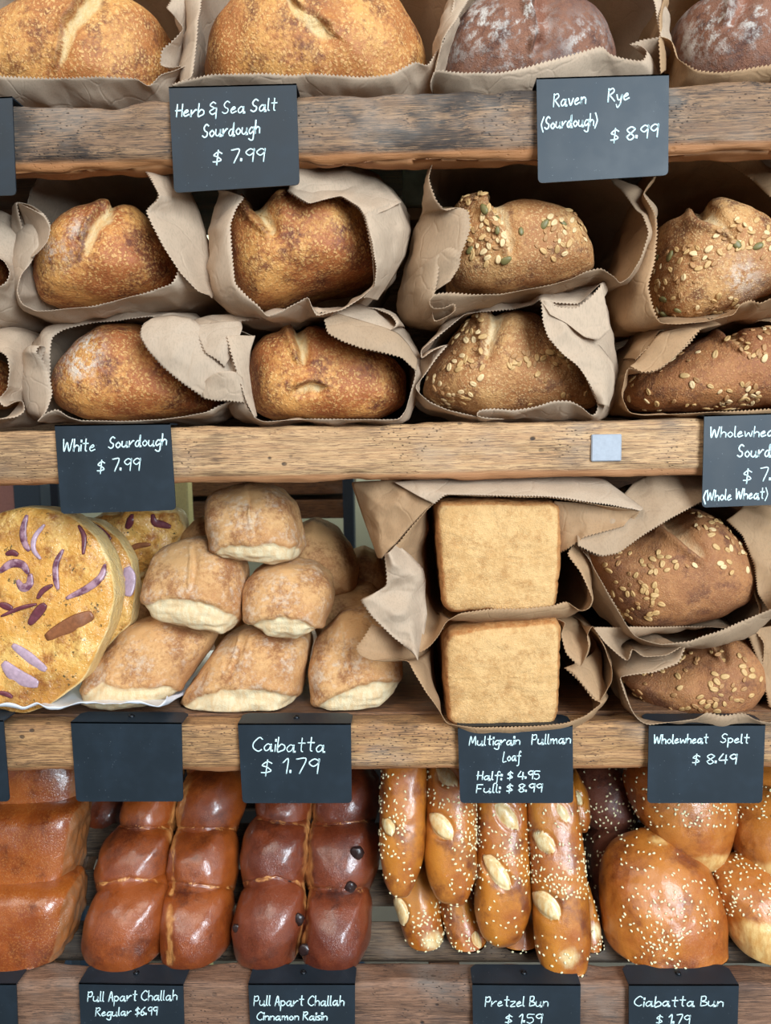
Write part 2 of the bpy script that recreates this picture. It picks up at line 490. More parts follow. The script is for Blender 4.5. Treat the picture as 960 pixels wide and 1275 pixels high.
M_strip = simple('bare_wood_strip', (196, 160, 116), .6, nscale=20)

def paper(name, col, seed):
    m = NT(name)
    n = m.noise(14, 4, .6, vec=m.coord(loc=(seed, seed*.7, 0))); f = m.noise(700, 2, .6, vec=m.coord((1, 1, .25)))
    c = m.mix(n, srgb(*[x*.94 for x in col]), srgb(*[min(255, x*1.05) for x in col]))
    c = m.mix(m.math('MULTIPLY', m.mr(f, .45, .7), .3), c, srgb(*[x*.8 for x in col]))
    v = m.n('TexVoronoi'); v.feature = 'DISTANCE_TO_EDGE'; v.inputs['Scale'].default_value = 26
    w = m.n('VectorMath', operation='ADD'); m.l(m.coord(loc=(seed, 0, seed)), w.inputs[0])
    nz = m.n('TexNoise'); nz.inputs['Scale'].default_value = 20; m.l(m.tc.outputs['Object'], nz.inputs['Vector'])
    sc = m.n('VectorMath', operation='SCALE'); sc.inputs['Scale'].default_value = .05; m.l(nz.outputs['Color'], sc.inputs[0]); m.l(sc.outputs[0], w.inputs[1])
    m.l(w.outputs[0], v.inputs['Vector'])
    h = m.math('ADD', m.mr(v.outputs['Distance'], 0, .06, 0, .25), m.math('ADD', m.noise(30, 3, .5), m.math('MULTIPLY', f, .12)))
    nr = m.bump(h, .38, .003)
    m.fin(c, .72, nr, spec=.3)
    tr = m.n('BsdfTranslucent'); m.l(c, tr.inputs['Color'])
    mx = m.n('MixShader'); mx.inputs[0].default_value = .28
    m.l(m.b.outputs[0], mx.inputs[1]); m.l(tr.outputs[0], mx.inputs[2]); m.l(mx.outputs[0], m.out.inputs[0])
    return m.m
PAPER = [paper('kraft_paper_a', (198, 174, 150), .3), paper('kraft_paper_b', (202, 176, 150), 1.9), paper('kraft_paper_c', (184, 154, 124), 3.3), paper('warm_kraft_paper', (188, 150, 112), 5.1)]

def wood(name, light, mid, dark, stain=.55, edge=None, sd=0.0):
    m = NT(name)
    g = m.noise(6, 6, .65, vec=m.coord((1.4, 44, 44), loc=(sd, sd, sd)), dist=.8)
    g2 = m.noise(10, 5, .7, vec=m.coord((4, 120, 120), loc=(sd*2, 0, 0)), dist=.4)
    c = m.mix(m.mr(g, .3, .7), srgb(*light), srgb(*mid))
    c = m.mix(m.math('MULTIPLY', m.mr(g2, .45, .62), .85), c, srgb(*dark))
    st = m.noise(7, 5, .62, vec=m.coord((1, 1.5, 1.8), loc=(sd*3, 0, sd)))
    st = m.math('ADD', st, m.math('MULTIPLY', m.math('SUBTRACT', g2, .5), .55))
    c = m.mix(m.math('MULTIPLY', m.mr(st, .56-.14*stain, .68-.12*stain), stain), c, srgb(dark[0]*.42, dark[1]*.42, dark[2]*.46))
    gn = m.noise(5, 4, .6, vec=m.coord((1.3, 2, 2), loc=(sd, 4, 0)))
    c = m.mix(m.mr(gn, .5, .72, 0, .4), c, srgb(150, 140, 130))
    v = m.vor(55, vec=m.coord((.75, 1, 1), loc=(sd, 0, 0)))
    hole = m.math('MULTIPLY', m.mr(v, .15, .08), m.mr(m.noise(9, 2, vec=m.coord(loc=(sd*5, 1, 1))), .5, .62))
    v3 = m.vor(300, vec=m.coord((.6, 1, 1), loc=(sd, 0, 0)))
    pit = m.math('MULTIPLY', m.mr(v3, .27, .12), m.mr(m.noise(14, 2, vec=m.coord(loc=(sd, 2, 1))), .47, .62))
    hp = m.math('MAXIMUM', hole, m.math('MULTIPLY', pit, .75))
    c = m.mix(hp, c, srgb(38, 28, 24))
    if edge:
        a = m.attr('edge')
        c = m.mix(m.math('MULTIPLY', m.mr(m.math('ADD', a, m.math('MULTIPLY', m.math('SUBTRACT', g, .5), .4)), .35, .65), .85), c, srgb(*edge))
    h = m.math('SUBTRACT', m.math('ADD', m.math('MULTIPLY', g, .7), m.math('MULTIPLY', g2, .6)), m.math('MULTIPLY', hp, .9))
    return m.fin(c, .68, m.bump(h, .6, .002))
WOODS = [wood('weathered_rail_wood', (158, 122, 88), (112, 82, 60), (66, 52, 44), .85, (166, 108, 60), 1.3),
         wood('pale_rail_wood', (204, 164, 118), (178, 134, 92), (116, 84, 60), .4, (164, 110, 68), 4.1),
         wood('golden_rail_wood', (196, 150, 100), (160, 114, 72), (98, 66, 44), .5, (152, 98, 58), 7.7),
         wood('brown_rail_wood', (152, 112, 86), (122, 86, 64), (80, 56, 44), .45, (140, 100, 76), 9.2)]
M_board = wood('shelf_board_wood', (150, 104, 66), (118, 78, 50), (70, 46, 34), .5, None, 2.2)
M_dslat = wood('shade_darkened_slat_wood', (128, 104, 80), (98, 76, 58), (58, 44, 36), .6, None, 3.7)  # slat wood with the shade of the lowest tier put into its colour
M_slat = wood('slat_wood', (176, 148, 114), (146, 116, 86), (92, 70, 54), .4, None, 6.2)

def sign_mat(name='black_chalkboard'):
    m = NT(name)
    n = m.noise(30, 4, .6); sc = m.noise(12, 5, .75, vec=m.coord((1, 1, 6), rot=(0, .9, 0)))
    c = m.mix(m.mr(n, .4, .8, 0, .5), srgb(24, 34, 42), srgb(32, 46, 58))
    v = m.vor(260); dots = m.math('MULTIPLY', m.mr(v, .1, .05), m.mr(m.noise(18, 2), .5, .65))
    c = m.mix(m.math('MULTIPLY', dots, .5), c, srgb(160, 170, 176))
    sm = m.mr(sc, .66, .8, 0, .1)
    c = m.mix(sm, c, srgb(120, 130, 136))
    return m.fin(c, m.mr(n, .3, .7, .5, .56), m.bump(n, .1, .0003), spec=.45)
M_sign = sign_mat()

# ------------------------------------------------------------------ the setting
Z1 = float(P(480, 114, 0)[2]); Z2 = float(P(480, 527, 0)[2]); Z3 = float(P(480, 902, 0)[2]); Z4 = float(P(480, 1224, 0)[2])
fl = put('floor', *box((-3, -3.2, -.05), (3, 2.2, 0)), M_floor); structure(fl)
bw = put('wall_back', *box((-3, 1.9, 0), (3, 2.0, 3.0)), M_wall); structure(bw)

# the bread rack: rails, boards, slats and posts
rack = tag(empty('bread_rack', (0, .2, 0)), 'open bakery rack of reclaimed timber rails that holds all the bread', 'shelving')
def rail(zt, zb, depth, mat, seed, amp=.0016):
    n = 420; L = 1.5
    prof = []
    h = zt-zb; r = .007
    def arc(cy, cz, a0, a1, rr, k=5):
        for i in range(k+1):
            a = a0+(a1-a0)*i/k; prof.append((cy+rr*math.cos(a), cz+rr*math.sin(a)))
    nseg = 12
    arc(r, zt-r, math.pi/2, math.pi, r)
    for i in range(1, nseg): prof.append((0, zt-r-(h-2*r)*i/nseg))
    arc(r*1.4, zb+r, math.pi, 1.5*math.pi, r)
    for i in range(1, 4): prof.append((depth*i/4, zb))
    arc(depth-r, zb+r, 1.5*math.pi, 2*math.pi, r)
    arc(depth-r, zt-r, 0, math.pi/2, r)
    for i in range(1, 4): prof.append((depth*(1-i/4), zt))
    m = len(prof); pr = np.array(prof)
    xs = np.linspace(-L/2, L/2, n+1)
    V = np.zeros((n+1, m, 3)); V[..., 0] = xs[:, None]; V[..., 1] = pr[:, 0]; V[..., 2] = pr[:, 1]
    F_ = V.reshape(-1, 3)
    c = np.array([0, depth/2, (zt+zb)/2])
    d = (F_-c)*np.array([0, 1, 1]); d /= np.linalg.norm(d, axis=1, keepdims=True)
    q = F_*np.array([.35, 1, 1])
    o = amp*(fbm(q, 60, seed, 3)-.6) + amp*.8*(noise(F_*np.array([.12, 1, 1]), 220, seed+5))
    edge_n = .0035*np.clip(fbm(F_, 22, seed+9, 2)-.15, 0, 1)
    corner = np.minimum(np.abs(F_[:, 2]-zt), np.abs(F_[:, 2]-zb)) < .008
    F_ = F_ + d*(o - edge_n*corner)[:, None]
    ed = np.clip(1-(F_[:, 2]-zb)/(h*.26), 0, 1)
    fs = []
    for i in range(n):
        for j in range(m):
            k = (j+1) % m; fs.append((i*m+j, (i+1)*m+j, (i+1)*m+k, i*m+k))
    fs.append(tuple(range(m))); fs.append(tuple(n*m+j for j in reversed(range(m))))
    return put('front_rail', F_, fs, mat, rack, True, {'edge': ed})
RZ = [(Z1, float(P(480, 199, 0)[2])), (Z2, float(P(480, 599, 0)[2])), (Z3, float(P(480, 963, 0)[2])), (Z4, float(P(480, 1300, 0)[2]))]
for k, (a, b) in enumerate(RZ):
    rail(a, b, .036, WOODS[k], 11+k*7, (.0022, .0016, .0016, .0014)[k])
def part(name, vf, mat, parent=rack): return put(name, vf[0], vf[1], mat, parent, False)
for zt in (Z1, Z2, Z3):
    part('shelf_board', box((-.75, .038, zt-.024), (.75, .40, zt-.002), bev=.002), M_board)
for sx in (-.735, .735):
    part('side_post', box((sx-.02, .0, 0), (sx+.02, .036, Z1+.4), bev=.003), M_board) if False else None
    part('side_post', box((sx-.03, .402, 0), (sx+.03, .46, Z1+.45), bev=.003), M_board)
    part('side_post', box((sx+(.018 if sx > 0 else -.078), -.01, 0), (sx+(.078 if sx > 0 else -.018), .05, Z1+.45), bev=.003), M_board)
# slats across the back of the second tier and a painted post
for zz in [Z1-.055-.0365*k for k in range(8)]:
    part('back_slat', box((-.75, .405, zz-.0182), (.75, .425, zz+.0182), bev=.002), M_slat)
pa, pb = P(501, 200, .13), P(541, 254, .13)
part('painted_bracket', box((pa[0], .13, pb[2]), (pb[0], .18, Z1-.026), bev=.002), M_green)
part('bare_wood_strip', box((pa[0]-.04, .14, pb[2]-.014), (pb[0]+.03, .402, pb[2]-.0005), bev=.001), M_strip)
# sloping slats of the lowest tier
SL = math.atan2(.105, .15)
for k in range(6):
    d = k*.062
    y, z = .078+d*math.cos(SL), Z4-.006+d*math.sin(SL)
    v, f = box((-.75, y-.021, z-.010), (.75, y+.021, z), bev=.0015, rot=Matrix.Rotation(SL, 4, 'X'), piv=(0, y, z))
    part('slat', (v, f), M_dslat)
for xx in (-.45, -.015+.05, .5):
    y0, z0 = .06, Z4-.032
    L = .40
    v, f = box((xx-.018, y0, z0-.03), (xx+.018, y0+L, z0), bev=.002, rot=Matrix.Rotation(SL, 4, 'X'), piv=(xx, y0, z0))
    part('slat_bearer', (v, f), M_board)
part('back_panel', box((-.75, .402, Z4-.1), (.75, .42, Z3-.03)), M_black)
pd_ = P(476, 700, .41)
part('back_panel', box((pd_[0], .402, Z3), (.75, .42, Z2-.026)), M_board)  # unseen panel added to keep the bright wall from showing through here
# metal plate nailed on the second rail
ta, tb = P(736, 541, 0), P(773, 574, 0)
tp = part('metal_plate', box((ta[0], -.0025, tb[2]), (tb[0], .003, ta[2]), bev=.001), M_tape)
tp['label'] = 'small square grey metal plate'

# ------------------------------------------------------------------ what stands behind the rack
def bx_px(x0, y0, x1, y1, Y, dep):
    a, b = P(x0, y1, Y), P(x1, y0, Y)
    return (a[0], Y, a[2]), (b[0], Y+dep, b[2])
st = tag(empty('wooden_counter', (*P(330, 640, 1.0)[:2], 0)), 'dark brown wooden counter with two posts, seen through the gap behind the ciabatta', 'counter')
a, b = bx_px(232, 578, 432, 618, 1.0, .3); part('top_board', (box((a[0]-.2, a[1], a[2]), b, bev=.003)), M_board, st)
a, b = bx_px(232, 622, 432, 648, 1.0, .28); part('front_board', box((a[0]-.2, a[1], a[2]), b, bev=.003), M_board, st)
a, b = bx_px(429, 560, 439, 720, .98, .05); part('post', box((a[0], a[1], 0), b, bev=.003), M_bluep, st)
a, b = bx_px(40, 560, 70, 720, .98, .05); part('post', box((a[0], a[1], 0), b, bev=.003), M_bluep, st)
a, b = bx_px(216, 560, 231, 700, .88, .04)
tag(put('cream_post', *box((a[0], a[1], 0), b, bev=.003), M_cream, None, False), 'narrow cream yellow post just right of the White Sourdough sign, behind the rack', 'post')
a, b = bx_px(22, 560, 46, 700, .85, .05)
tag(put('dark_blue_post', *box((a[0], a[1], 0), b, bev=.003), M_bluep, None, False), 'dark blue post above the large onion focaccia, behind the rack', 'post')
a, b = bx_px(-90, 560, 20, 626, .9, .2)
rb = tag(empty('red_cabinet', ((a[0]+b[0])/2, 1.0, 0)), 'faded red cabinet in the gap at the left edge above the focaccia', 'cabinet')
part('body', box((a[0], a[1], .08), b, bev=.004), M_red, rb)
part('plinth', box((a[0]+.01, a[1]+.02, 0), (b[0]-.01, b[1], .08)), M_black, rb)

# ------------------------------------------------------------------ price signs with handwriting
GL = {
'H': '1c14 5c54 0858', 'e': '163728061445', 'r': '0804053848', 'b': '0c042445472806', '&': '4b2c0a38062455 5851 3858',
'S': '5b3c1a2847452405', 'a': '47280614354844 4454', 'l': '0c0514', 't': '2c2534 0949', 'o': '2806244628', 'u': '080524464844 4454',
'd': '47280614354c44 4454', 'g': '472806144648412001', 'h': '0c04062847 4744', '$': '4a2b0928462505 2c23', '7': '0c4c24', '.': '0506',
'9': '4b2c0a284a4c44', 'R': '0c04 0b3c4a18 1854', 'v': '082448', 'n': '0804062847 4744', 'y': '0815354832 321002', '(': '2c080622', ')': '0c282602',
'8': '4b2c0a462406 064a4b', 'W': '0c143a547c', 'i': '0804 0a0b', 'w': '0814375468', 'C': '5b3c09063455', '1': '0a2c24', 'M': '04 1c 36 5c 64',
'P': '0c04 0b3c4a3808', 'm': '0804062834 365864', 'L': '1c0444', 'f': '4b3c2a2100 0848', ':': '0809 0405', '4': '2c0757 4b44', '5': '4c0c0939462405',
'F': '0c04 0c4c 0838', 'p': '0800 0728462405', 'A': '042c44 1747', 'z': '08480444', 'B': '0c04 0c3c3908 08474504', '6': '4c1906244628 2806', 's': '381807352404', 'c': '4728062445',
}
GL['M'] = '041c365c64'
def glyph(ch):
    out = []
    for s in GL[ch].split():
        out.append([(int(s[i], 16), int(s[i+1], 16)-4) for i in range(0, len(s), 2)])
    return out
def smooth_open(p, k=6):
    p = np.array(p, float)
    if len(p) < 3: return np.array([p[0]+(p[-1]-p[0])*t for t in np.linspace(0, 1, 5)])
    q = np.vstack([2*p[0]-p[1], p, 2*p[-1]-p[-2]]); out = []
    for i in range(1, len(q)-2):
        for t in np.linspace(0, 1, k, endpoint=False):
            a, b, c, d = q[i-1:i+3]
            out.append(.5*((2*b)+(c-a)*t+(2*a-5*b+4*c-d)*t*t+(3*b-a-3*c+d)*t**3))
    out.append(p[-1]); return np.array(out)
def write(lines, Yf, seed, wpen=.00062):
    rng = random.Random(seed); parts = []
    for (txt, x0, y0, x1, y1, cap) in lines:
        strokes, x = [], 0.0
        for ch in txt:
            if ch == ' ': x += 3.2; continue
            g = glyph(ch); w = max(p[0] for s in g for p in s); jy = rng.uniform(-.25, .25)
            for s in g: strokes.append([(x+p[0]+p[1]*.10, p[1]+jy) for p in s])
            x += w + (1.5 if ch not in '.:' else 2.0)
        sx = (x1-x0)/max(x-1.5, 1)
        for s in strokes:
            q = smooth_open(s)
            pts = np.array([P(x0+u*sx, y0+(y1-y0)*(u*sx)/(x1-x0) - v*cap/8, Yf) for u, v in q])
            t = np.gradient(pts, axis=0); t[:, 1] = 0; t /= np.linalg.norm(t, axis=1, keepdims=True)+1e-9
            nrm = np.stack([-t[:, 2], 0*t[:, 0], t[:, 0]], -1)
            w = wpen*rng.uniform(.85, 1.15)*(1.7 if len(s) == 2 and abs(s[0][1]-s[1][1])+abs(s[0][0]-s[1][0]) < 1.3 else 1)
            pts[0] -= t[0]*w*.7; pts[-1] += t[-1]*w*.7
            sec = [(-1, .0), (-.6, -.00025), (.6, -.00025), (1, .0)]
            V = np.concatenate([(pts + nrm*(a*w) + np.array([0, dy, 0]))[:, None] for a, dy in sec], 1).reshape(-1, 3)
            n = len(pts); fs = [(i*4+j, i*4+j+1, (i+1)*4+j+1, (i+1)*4+j) for i in range(n-1) for j in range(3)]
            fs += [(0, 3, 2, 1), ((n-1)*4, (n-1)*4+1, (n-1)*4+2, (n-1)*4+3)]
            parts.append((V, fs))
    return joinp(parts)
def sign(TL, TR, BR, BL, zrail, label, lines=None, seed=0, flange=.030):
    Yf = -.0065; th = .0014; r = .005
    tl, tr, br, bl = [P(*p, Yf) for p in (TL, TR, BR, BL)]
    dz = (zrail+.003) - (tl[2]+tr[2])/2
    ex = (tr-tl)/np.linalg.norm(tr-tl)
    out = [tl, tr]
    def rc(c, a, b):
        da = (a-c)/np.linalg.norm(a-c)*r; db = (b-c)/np.linalg.norm(b-c)*r
        for t in np.linspace(0, 1, 7):
            out.append(c + da*(1-t)**2 + db*t**2)
    rc(br, tr, bl); rc(bl, br, tl)
    n = len(out); F1 = np.array(out); F2 = F1 + np.array([0, th, 0])
    V = [np.concatenate([F1, F2])]
    fs = [tuple(reversed(range(n))), tuple(range(n, 2*n))] + [(i, (i+1) % n, n+(i+1) % n, n+i) for i in range(n)]
    parts = [(V[0], fs)]
    # folded-back flange lying on the rail, with chamfered back corners
    zt = np.array([0, 0, .0]); c = .006
    A = [tl, tl+np.array([0, flange-c, 0]), tl+np.array([0, flange, 0])+ex*c, tr+np.array([0, flange, 0])-ex*c, tr+np.array([0, flange-c, 0]), tr]
    A = np.array(A); B = A - np.array([0, 0, th])
    m = 6
    parts.append((np.concatenate([A, B]), [tuple(reversed(range(m))), tuple(range(m, 2*m))] + [(i, (i+1) % m, m+(i+1) % m, m+i) for i in range(m)]))
    v, f = joinp(parts)
    root = empty('price_sign', (tl+tr)/2)
    tag(root, label, 'sign', 'chalkboard price signs on the rails')
    put('plate', v, f, M_sign, root, False)
    if lines:
        lv, lf = write(lines, Yf-.0004, seed)
        put('lettering', lv, lf, M_chalk, root, True)['label'] = 'pale chalk handwriting'
    s = (tl+tr)/2 + np.array([0, flange*.55, .0])
    sv, sf = [], []
    R_ = 14
    for (rr, h) in ((.0032, 0), (.0032, .0010), (.0022, .0022), (.0012, .0024), (.0010, .0012)):
        for j in range(R_): sv.append(s+np.array([rr*math.cos(2*math.pi*j/R_), rr*math.sin(2*math.pi*j/R_), h]))
    for i in range(4):
        for j in range(R_): sf.append((i*R_+j, i*R_+(j+1) % R_, (i+1)*R_+(j+1) % R_, (i+1)*R_+j))
    sf.append(tuple(4*R_+j for j in range(R_)))
    put('screw', sv, sf, M_screw, root, True)
    return root
sign((-140, 127), (15, 120), (20, 243), (-136, 247), Z1, 'black sign without visible writing cut off by the left edge on the top rail', None, 1)
sign((210, 108), (369, 104), (373, 230), (217, 240), Z1, 'black chalk sign reading Herb & Sea Salt Sourdough $ 7.99', [
    ('Herb & Sea Salt', 218, 146, 344, 137, 15), ('Sourdough', 252, 171, 323, 166, 16), ('$ 7.99', 265, 204, 328, 201, 16)], 2)
sign((668, 97), (833, 92), (832, 218), (670, 228), Z1, 'blue-black chalk sign reading Raven Rye (Sourdough) $ 8.99', [
    ('Raven', 689, 133, 729, 129, 16), ('Rye', 757, 127, 783, 124, 16), ('(Sourdough)', 674, 161, 743, 156, 15), ('$ 8.99', 760, 177, 818, 171, 16)], 3)
sign((68, 529), (212, 527), (219, 635), (76, 640), Z2, 'black chalk sign reading White Sourdough $ 7.99', [
    ('White', 78, 562, 118, 561, 15), ('Sourdough', 135, 558, 207, 554, 14), ('$ 7.99', 121, 588, 173, 586, 15)], 4)
sign((877, 517), (1035, 512), (1030, 626), (874, 632), Z2, 'black chalk sign at the right edge reading Wholewheat Sourdough and (Whole Wheat)', [
    ('Wholewheat', 884, 545, 972, 543, 13), ('Sourdough', 918, 569, 992, 567, 15), ('$ 7.99', 925, 600, 985, 598, 16), ('(Whole Wheat)', 876, 624, 955, 620, 13)], 5)
sign((-130, 898), (4, 897), (12, 998), (-126, 998), Z3, 'black sign cut off by the left edge on the third rail', None, 6)
sign((88, 899), (226, 900), (228, 998), (95, 998), Z3, 'blank black sign without writing under the bottom left ciabatta', None, 7)
sign((296, 901), (437, 901), (438, 1000), (302, 1000), Z3, 'black chalk sign reading Caibatta $ 1.79', [
    ('Caibatta', 315, 935, 404, 936, 17), ('$ 1.79', 325, 964, 395, 963, 18)], 8)
sign((570, 905), (713, 903), (714, 1000), (573, 1000), Z3, 'black chalk sign reading Multigrain Pullman Loaf, Half: $ 4.95, Full: $ 8.99', [
    ('Multigrain', 584, 928, 647, 927, 11), ('Pullman', 662, 927, 710, 925, 12), ('Loaf', 626, 948, 648, 947, 12), ('Half: $ 4.95', 593, 971, 671, 970, 10), ('Full: $ 8.99', 593, 987, 674, 986, 10)], 9)
sign((808, 902), (953, 902), (949, 1000), (806, 1000), Z3, 'blue-black chalk sign reading Wholewheat Spelt $ 8.49', [
    ('Wholewheat', 814, 926, 881, 925, 11), ('Spelt', 897, 925, 932, 925, 11), ('$ 8.49', 862, 951, 916, 951, 12)], 10)
sign((-130, 1226), (20, 1225), (24, 1330), (-126, 1330), Z4, 'black sign cut off by the left edge on the lowest rail', None, 11)
sign((98, 1224), (228, 1226), (231, 1330), (103, 1330), Z4, 'black chalk sign reading Pull Apart Challah Regular $6.99', [
    ('Pull Apart Challah', 109, 1247, 220, 1245, 12), ('Regular $6.99', 119, 1265, 195, 1264, 10)], 12)
sign((309, 1225), (442, 1225), (442, 1330), (314, 1330), Z4, 'black chalk sign reading Pull Apart Challah Cinnamon Raisin', [
    ('Pull Apart Challah', 316, 1252, 428, 1252, 12), ('Cinnamon Raisin', 320, 1270, 407, 1270, 10)], 13)
sign((588, 1225), (723, 1226), (722, 1330), (590, 1330), Z4, 'black chalk sign reading Pretzel Bun $ 1.59', [
    ('Pretzel Bun', 604, 1253, 682, 1253, 12), ('$ 1.59', 629, 1274, 674, 1274, 11)], 14)
sign((783, 1226), (920, 1226), (917, 1330), (783, 1330), Z4, 'black chalk sign reading Ciabatta Bun $ 1.79', [
    ('Ciabatta Bun', 790, 1253, 900, 1253, 12), ('$ 1.79', 817, 1275, 858, 1275, 11)], 15)

# ------------------------------------------------------------------ paper bags
def bag(label, rim, body, Yb, Yback, bscale=.8, seed=0, mat=0, group='brown paper bags around the sourdough', crump=.0055, back_shift=(0, 0)):
    rim = np.array(rim, float)
    wr = np.array([P(*p) for p in rim])
    wb = np.array([P(x, y, Yb) for x, y in body])
    per = np.linalg.norm(np.diff(np.vstack([wr, wr[:1]]), axis=0), axis=1).sum()
    M = int(per/.0019)//2*2
    R0 = closed_resample(wr, M, 1.5)
    bo = closed_resample(wb[:, [0, 2]], 400, 6)
    c = bo.mean(0)
    ang = np.arctan2(bo[:, 1]-c[1], bo[:, 0]-c[0]); rad = np.hypot(bo[:, 0]-c[0], bo[:, 1]-c[1]); k = np.argsort(ang); ang, rad = ang[k], rad[k]
    ra = np.unwrap(np.arctan2(R0[:, 2]-c[1], R0[:, 0]-c[0]))
    s = 8; kk = np.exp(-.5*(np.arange(-24, 25)/s)**2); kk /= kk.sum()
    tot = 2*np.pi*np.sign(ra[-1]-ra[0])
    ext = np.concatenate([ra[-24:]-tot, ra, ra[:24]+tot]); ra = np.convolve(ext, kk, 'valid')
    ram = (ra+np.pi) % (2*np.pi)-np.pi
    rb = np.interp(ram, np.r_[ang-2*np.pi, ang, ang+2*np.pi], np.r_[rad, rad, rad])
    B = np.stack([c[0]+rb*np.cos(ra), np.full(M, Yb), c[1]+rb*np.sin(ra)], -1)
    rings = []
    K1, K2 = 10, 10
    for i in range(K1):
        t = i/K1
        a, b = math.sin(t*math.pi/2), 1-math.cos(t*math.pi/2)
        q = R0.copy(); q[:, [0, 2]] += (B-R0)[:, [0, 2]]*a; q[:, 1] += (B-R0)[:, 1]*(.25*t+.75*b); rings.append(q)
    Cb = np.array([c[0]+back_shift[0], Yback, c[1]+back_shift[1]])
    for i in range(K2+1):
        t = i/K2
        q = B.copy(); sc = 1-(1-bscale)*t
        q[:, 0] = c[0]+(B[:, 0]-c[0])*sc + back_shift[0]*t; q[:, 2] = c[1]+(B[:, 2]-c[1])*sc + back_shift[1]*t; q[:, 1] = Yb+(Yback-Yb)*t
        rings.append(q)
    G = np.array(rings)
    K = len(G)
    rdir = G - np.array([c[0], 0, c[1]]); rdir[..., 1] = 0; rdir /= np.linalg.norm(rdir, axis=-1, keepdims=True)+1e-9
    Gw = G + .006*np.stack([noise(G, 30, seed+20+k) for k in range(3)], -1)
    cr = 2.2*(worley(Gw*np.array([1, .6, 1]), 24, seed)-.55) + .8*(worley(Gw, 52, seed+3)-.5) + .8*np.abs(noise(G, 17, seed+5)) - .1
    amp = crump*np.minimum(1, np.arange(K)/4)[:, None]
    G = G + rdir*(cr*amp)[..., None]
    G[:4, :, 1] += (.0025*noise(G[:4], 40, seed+8))
    # saw-toothed mouth
    d = G[1]-G[0]; d /= np.linalg.norm(d, axis=1, keepdims=True)+1e-9
    G[0, ::2] += d[::2]*.0021
    V = np.concatenate([G.reshape(-1, 3), [Cb]])
    fs = []
    for i in range(K-1):
        for j in range(M):
            k2 = (j+1) % M; fs.append((i*M+j, i*M+k2, (i+1)*M+k2, (i+1)*M+j))
    for j in range(M): fs.append(((K-1)*M+j, (K-1)*M+(j+1) % M, K*M))
    o = put('paper_bag', V, fs, PAPER[mat])
    md = o.modifiers.new('paper', 'SOLIDIFY'); md.thickness = .0004; md.offset = 0
    return tag(o, label, 'bag', group)

def flap(bg, A, B, mat, seed=0, bulge=.004, crump=.004, teeth='A', name='folded_flap'):
    a = np.array([P(*q) for q in A]); b = np.array([P(*q) for q in B])
    def op(p, n):
        d = np.r_[0, np.cumsum(np.linalg.norm(np.diff(p, axis=0), axis=1))]; t = np.linspace(0, d[-1], n)
        q = np.stack([np.interp(t, d, p[:, k]) for k in range(3)], -1)
        for _ in range(3): q[1:-1] = (q[:-2]+2*q[1:-1]+q[2:])/4
        return q, d[-1]
    n = int(max(op(a, 5)[1], op(b, 5)[1])/.0019)//2*2+1
    a, b = op(a, n)[0], op(b, n)[0]; m = 16; rows = []
    for i in range(m+1):
        t = i/m; q = a*(1-t)+b*t; q[:, 1] -= bulge*math.sin(math.pi*t); rows.append(q)
    G = np.array(rows); u = np.sin(np.linspace(0, math.pi, m+1))[:, None]**.5
    G[..., 1] -= crump*u*(2.0*(worley(G, 26, seed)-.5)+.7*(worley(G, 55, seed+4)-.5))
    def saw(e, nx):
        d = nx-e; d /= np.linalg.norm(d, axis=1, keepdims=True)+1e-9; e[::2] += d[::2]*.0021
    if 'A' in teeth: saw(G[0], G[1])
    if 'B' in teeth: saw(G[m], G[m-1])
    fs = [(i*n+j, i*n+j+1, (i+1)*n+j+1, (i+1)*n+j) for i in range(m) for j in range(n-1)]
    o = put(name, G.reshape(-1, 3), fs, PAPER[mat], bg)
    md = o.modifiers.new('paper', 'SOLIDIFY'); md.thickness = .0004; md.offset = 0
    return o
# top row (the shelf lies above eye level, so the bags reach down behind the rail)
bag('brown bag at the top left corner around the first herb loaf', [
    (-40, 80, .02), (0, 94, .004), (60, 96, .002), (120, 95, .002), (170, 97, .004), (184, 108, .006), (200, 92, .012), (218, 88, .018), (238, 80, .02), (212, 84, .03), (198, 82, .03), (200, 60, .02), (216, 48, .018), (230, 36, .02),
    (218, 20, .03), (206, 10, .04), (220, -10, .06), (215, -60, .09), (100, -100, .1), (-20, -90, .1), (-60, 0, .06)],
    [(-70, 40), (-50, 150), (100, 160), (215, 158), (238, 95), (246, 30), (225, -60), (100, -110), (-40, -90)], .085, .34, .85, 1, 0)
bag('brown bag in the top row behind the Herb & Sea Salt sign', [
    (212, 106, .004), (236, 98, .006), (262, 93, .002), (320, 91, .0), (380, 91, .0), (440, 94, .0), (486, 92, .002), (516, 76, .008), (532, 82, .014), (552, 50, .03), (562, 10, .04), (575, -40, .07), (500, -90, .1), (380, -110, .1), (290, -90, .1), (256, -20, .05), (247, 30, .02), (243, 70, .012), (240, 94, .010)],
    [(240, 20), (228, 158), (380, 162), (525, 156), (560, 90), (572, 10), (540, -80), (400, -120), (270, -80)], .09, .34, .85, 2, 1)
bag('brown bag in the top row behind the Raven Rye sign', [
    (535, 106, .004), (541, 86, .006), (580, 91, .004), (625, 89, .002), (690, 73, .002), (750, 55, .004), (758, 66, .006), (775, 72, .008), (800, 76, .008), (806, 62, .012), (795, 55, .016), (780, 56, .02), (800, 48, .016), (823, 45, .012),
    (815, 10, .03), (800, -40, .06), (700, -80, .1), (620, -70, .1), (590, -10, .07), (572, 20, .03), (552, 50, .012), (542, 90, .008)],
    [(540, 50), (536, 158), (680, 162), (815, 156), (828, 60), (822, -30), (700, -90), (590, -60)], .09, .34, .85, 3, 1)
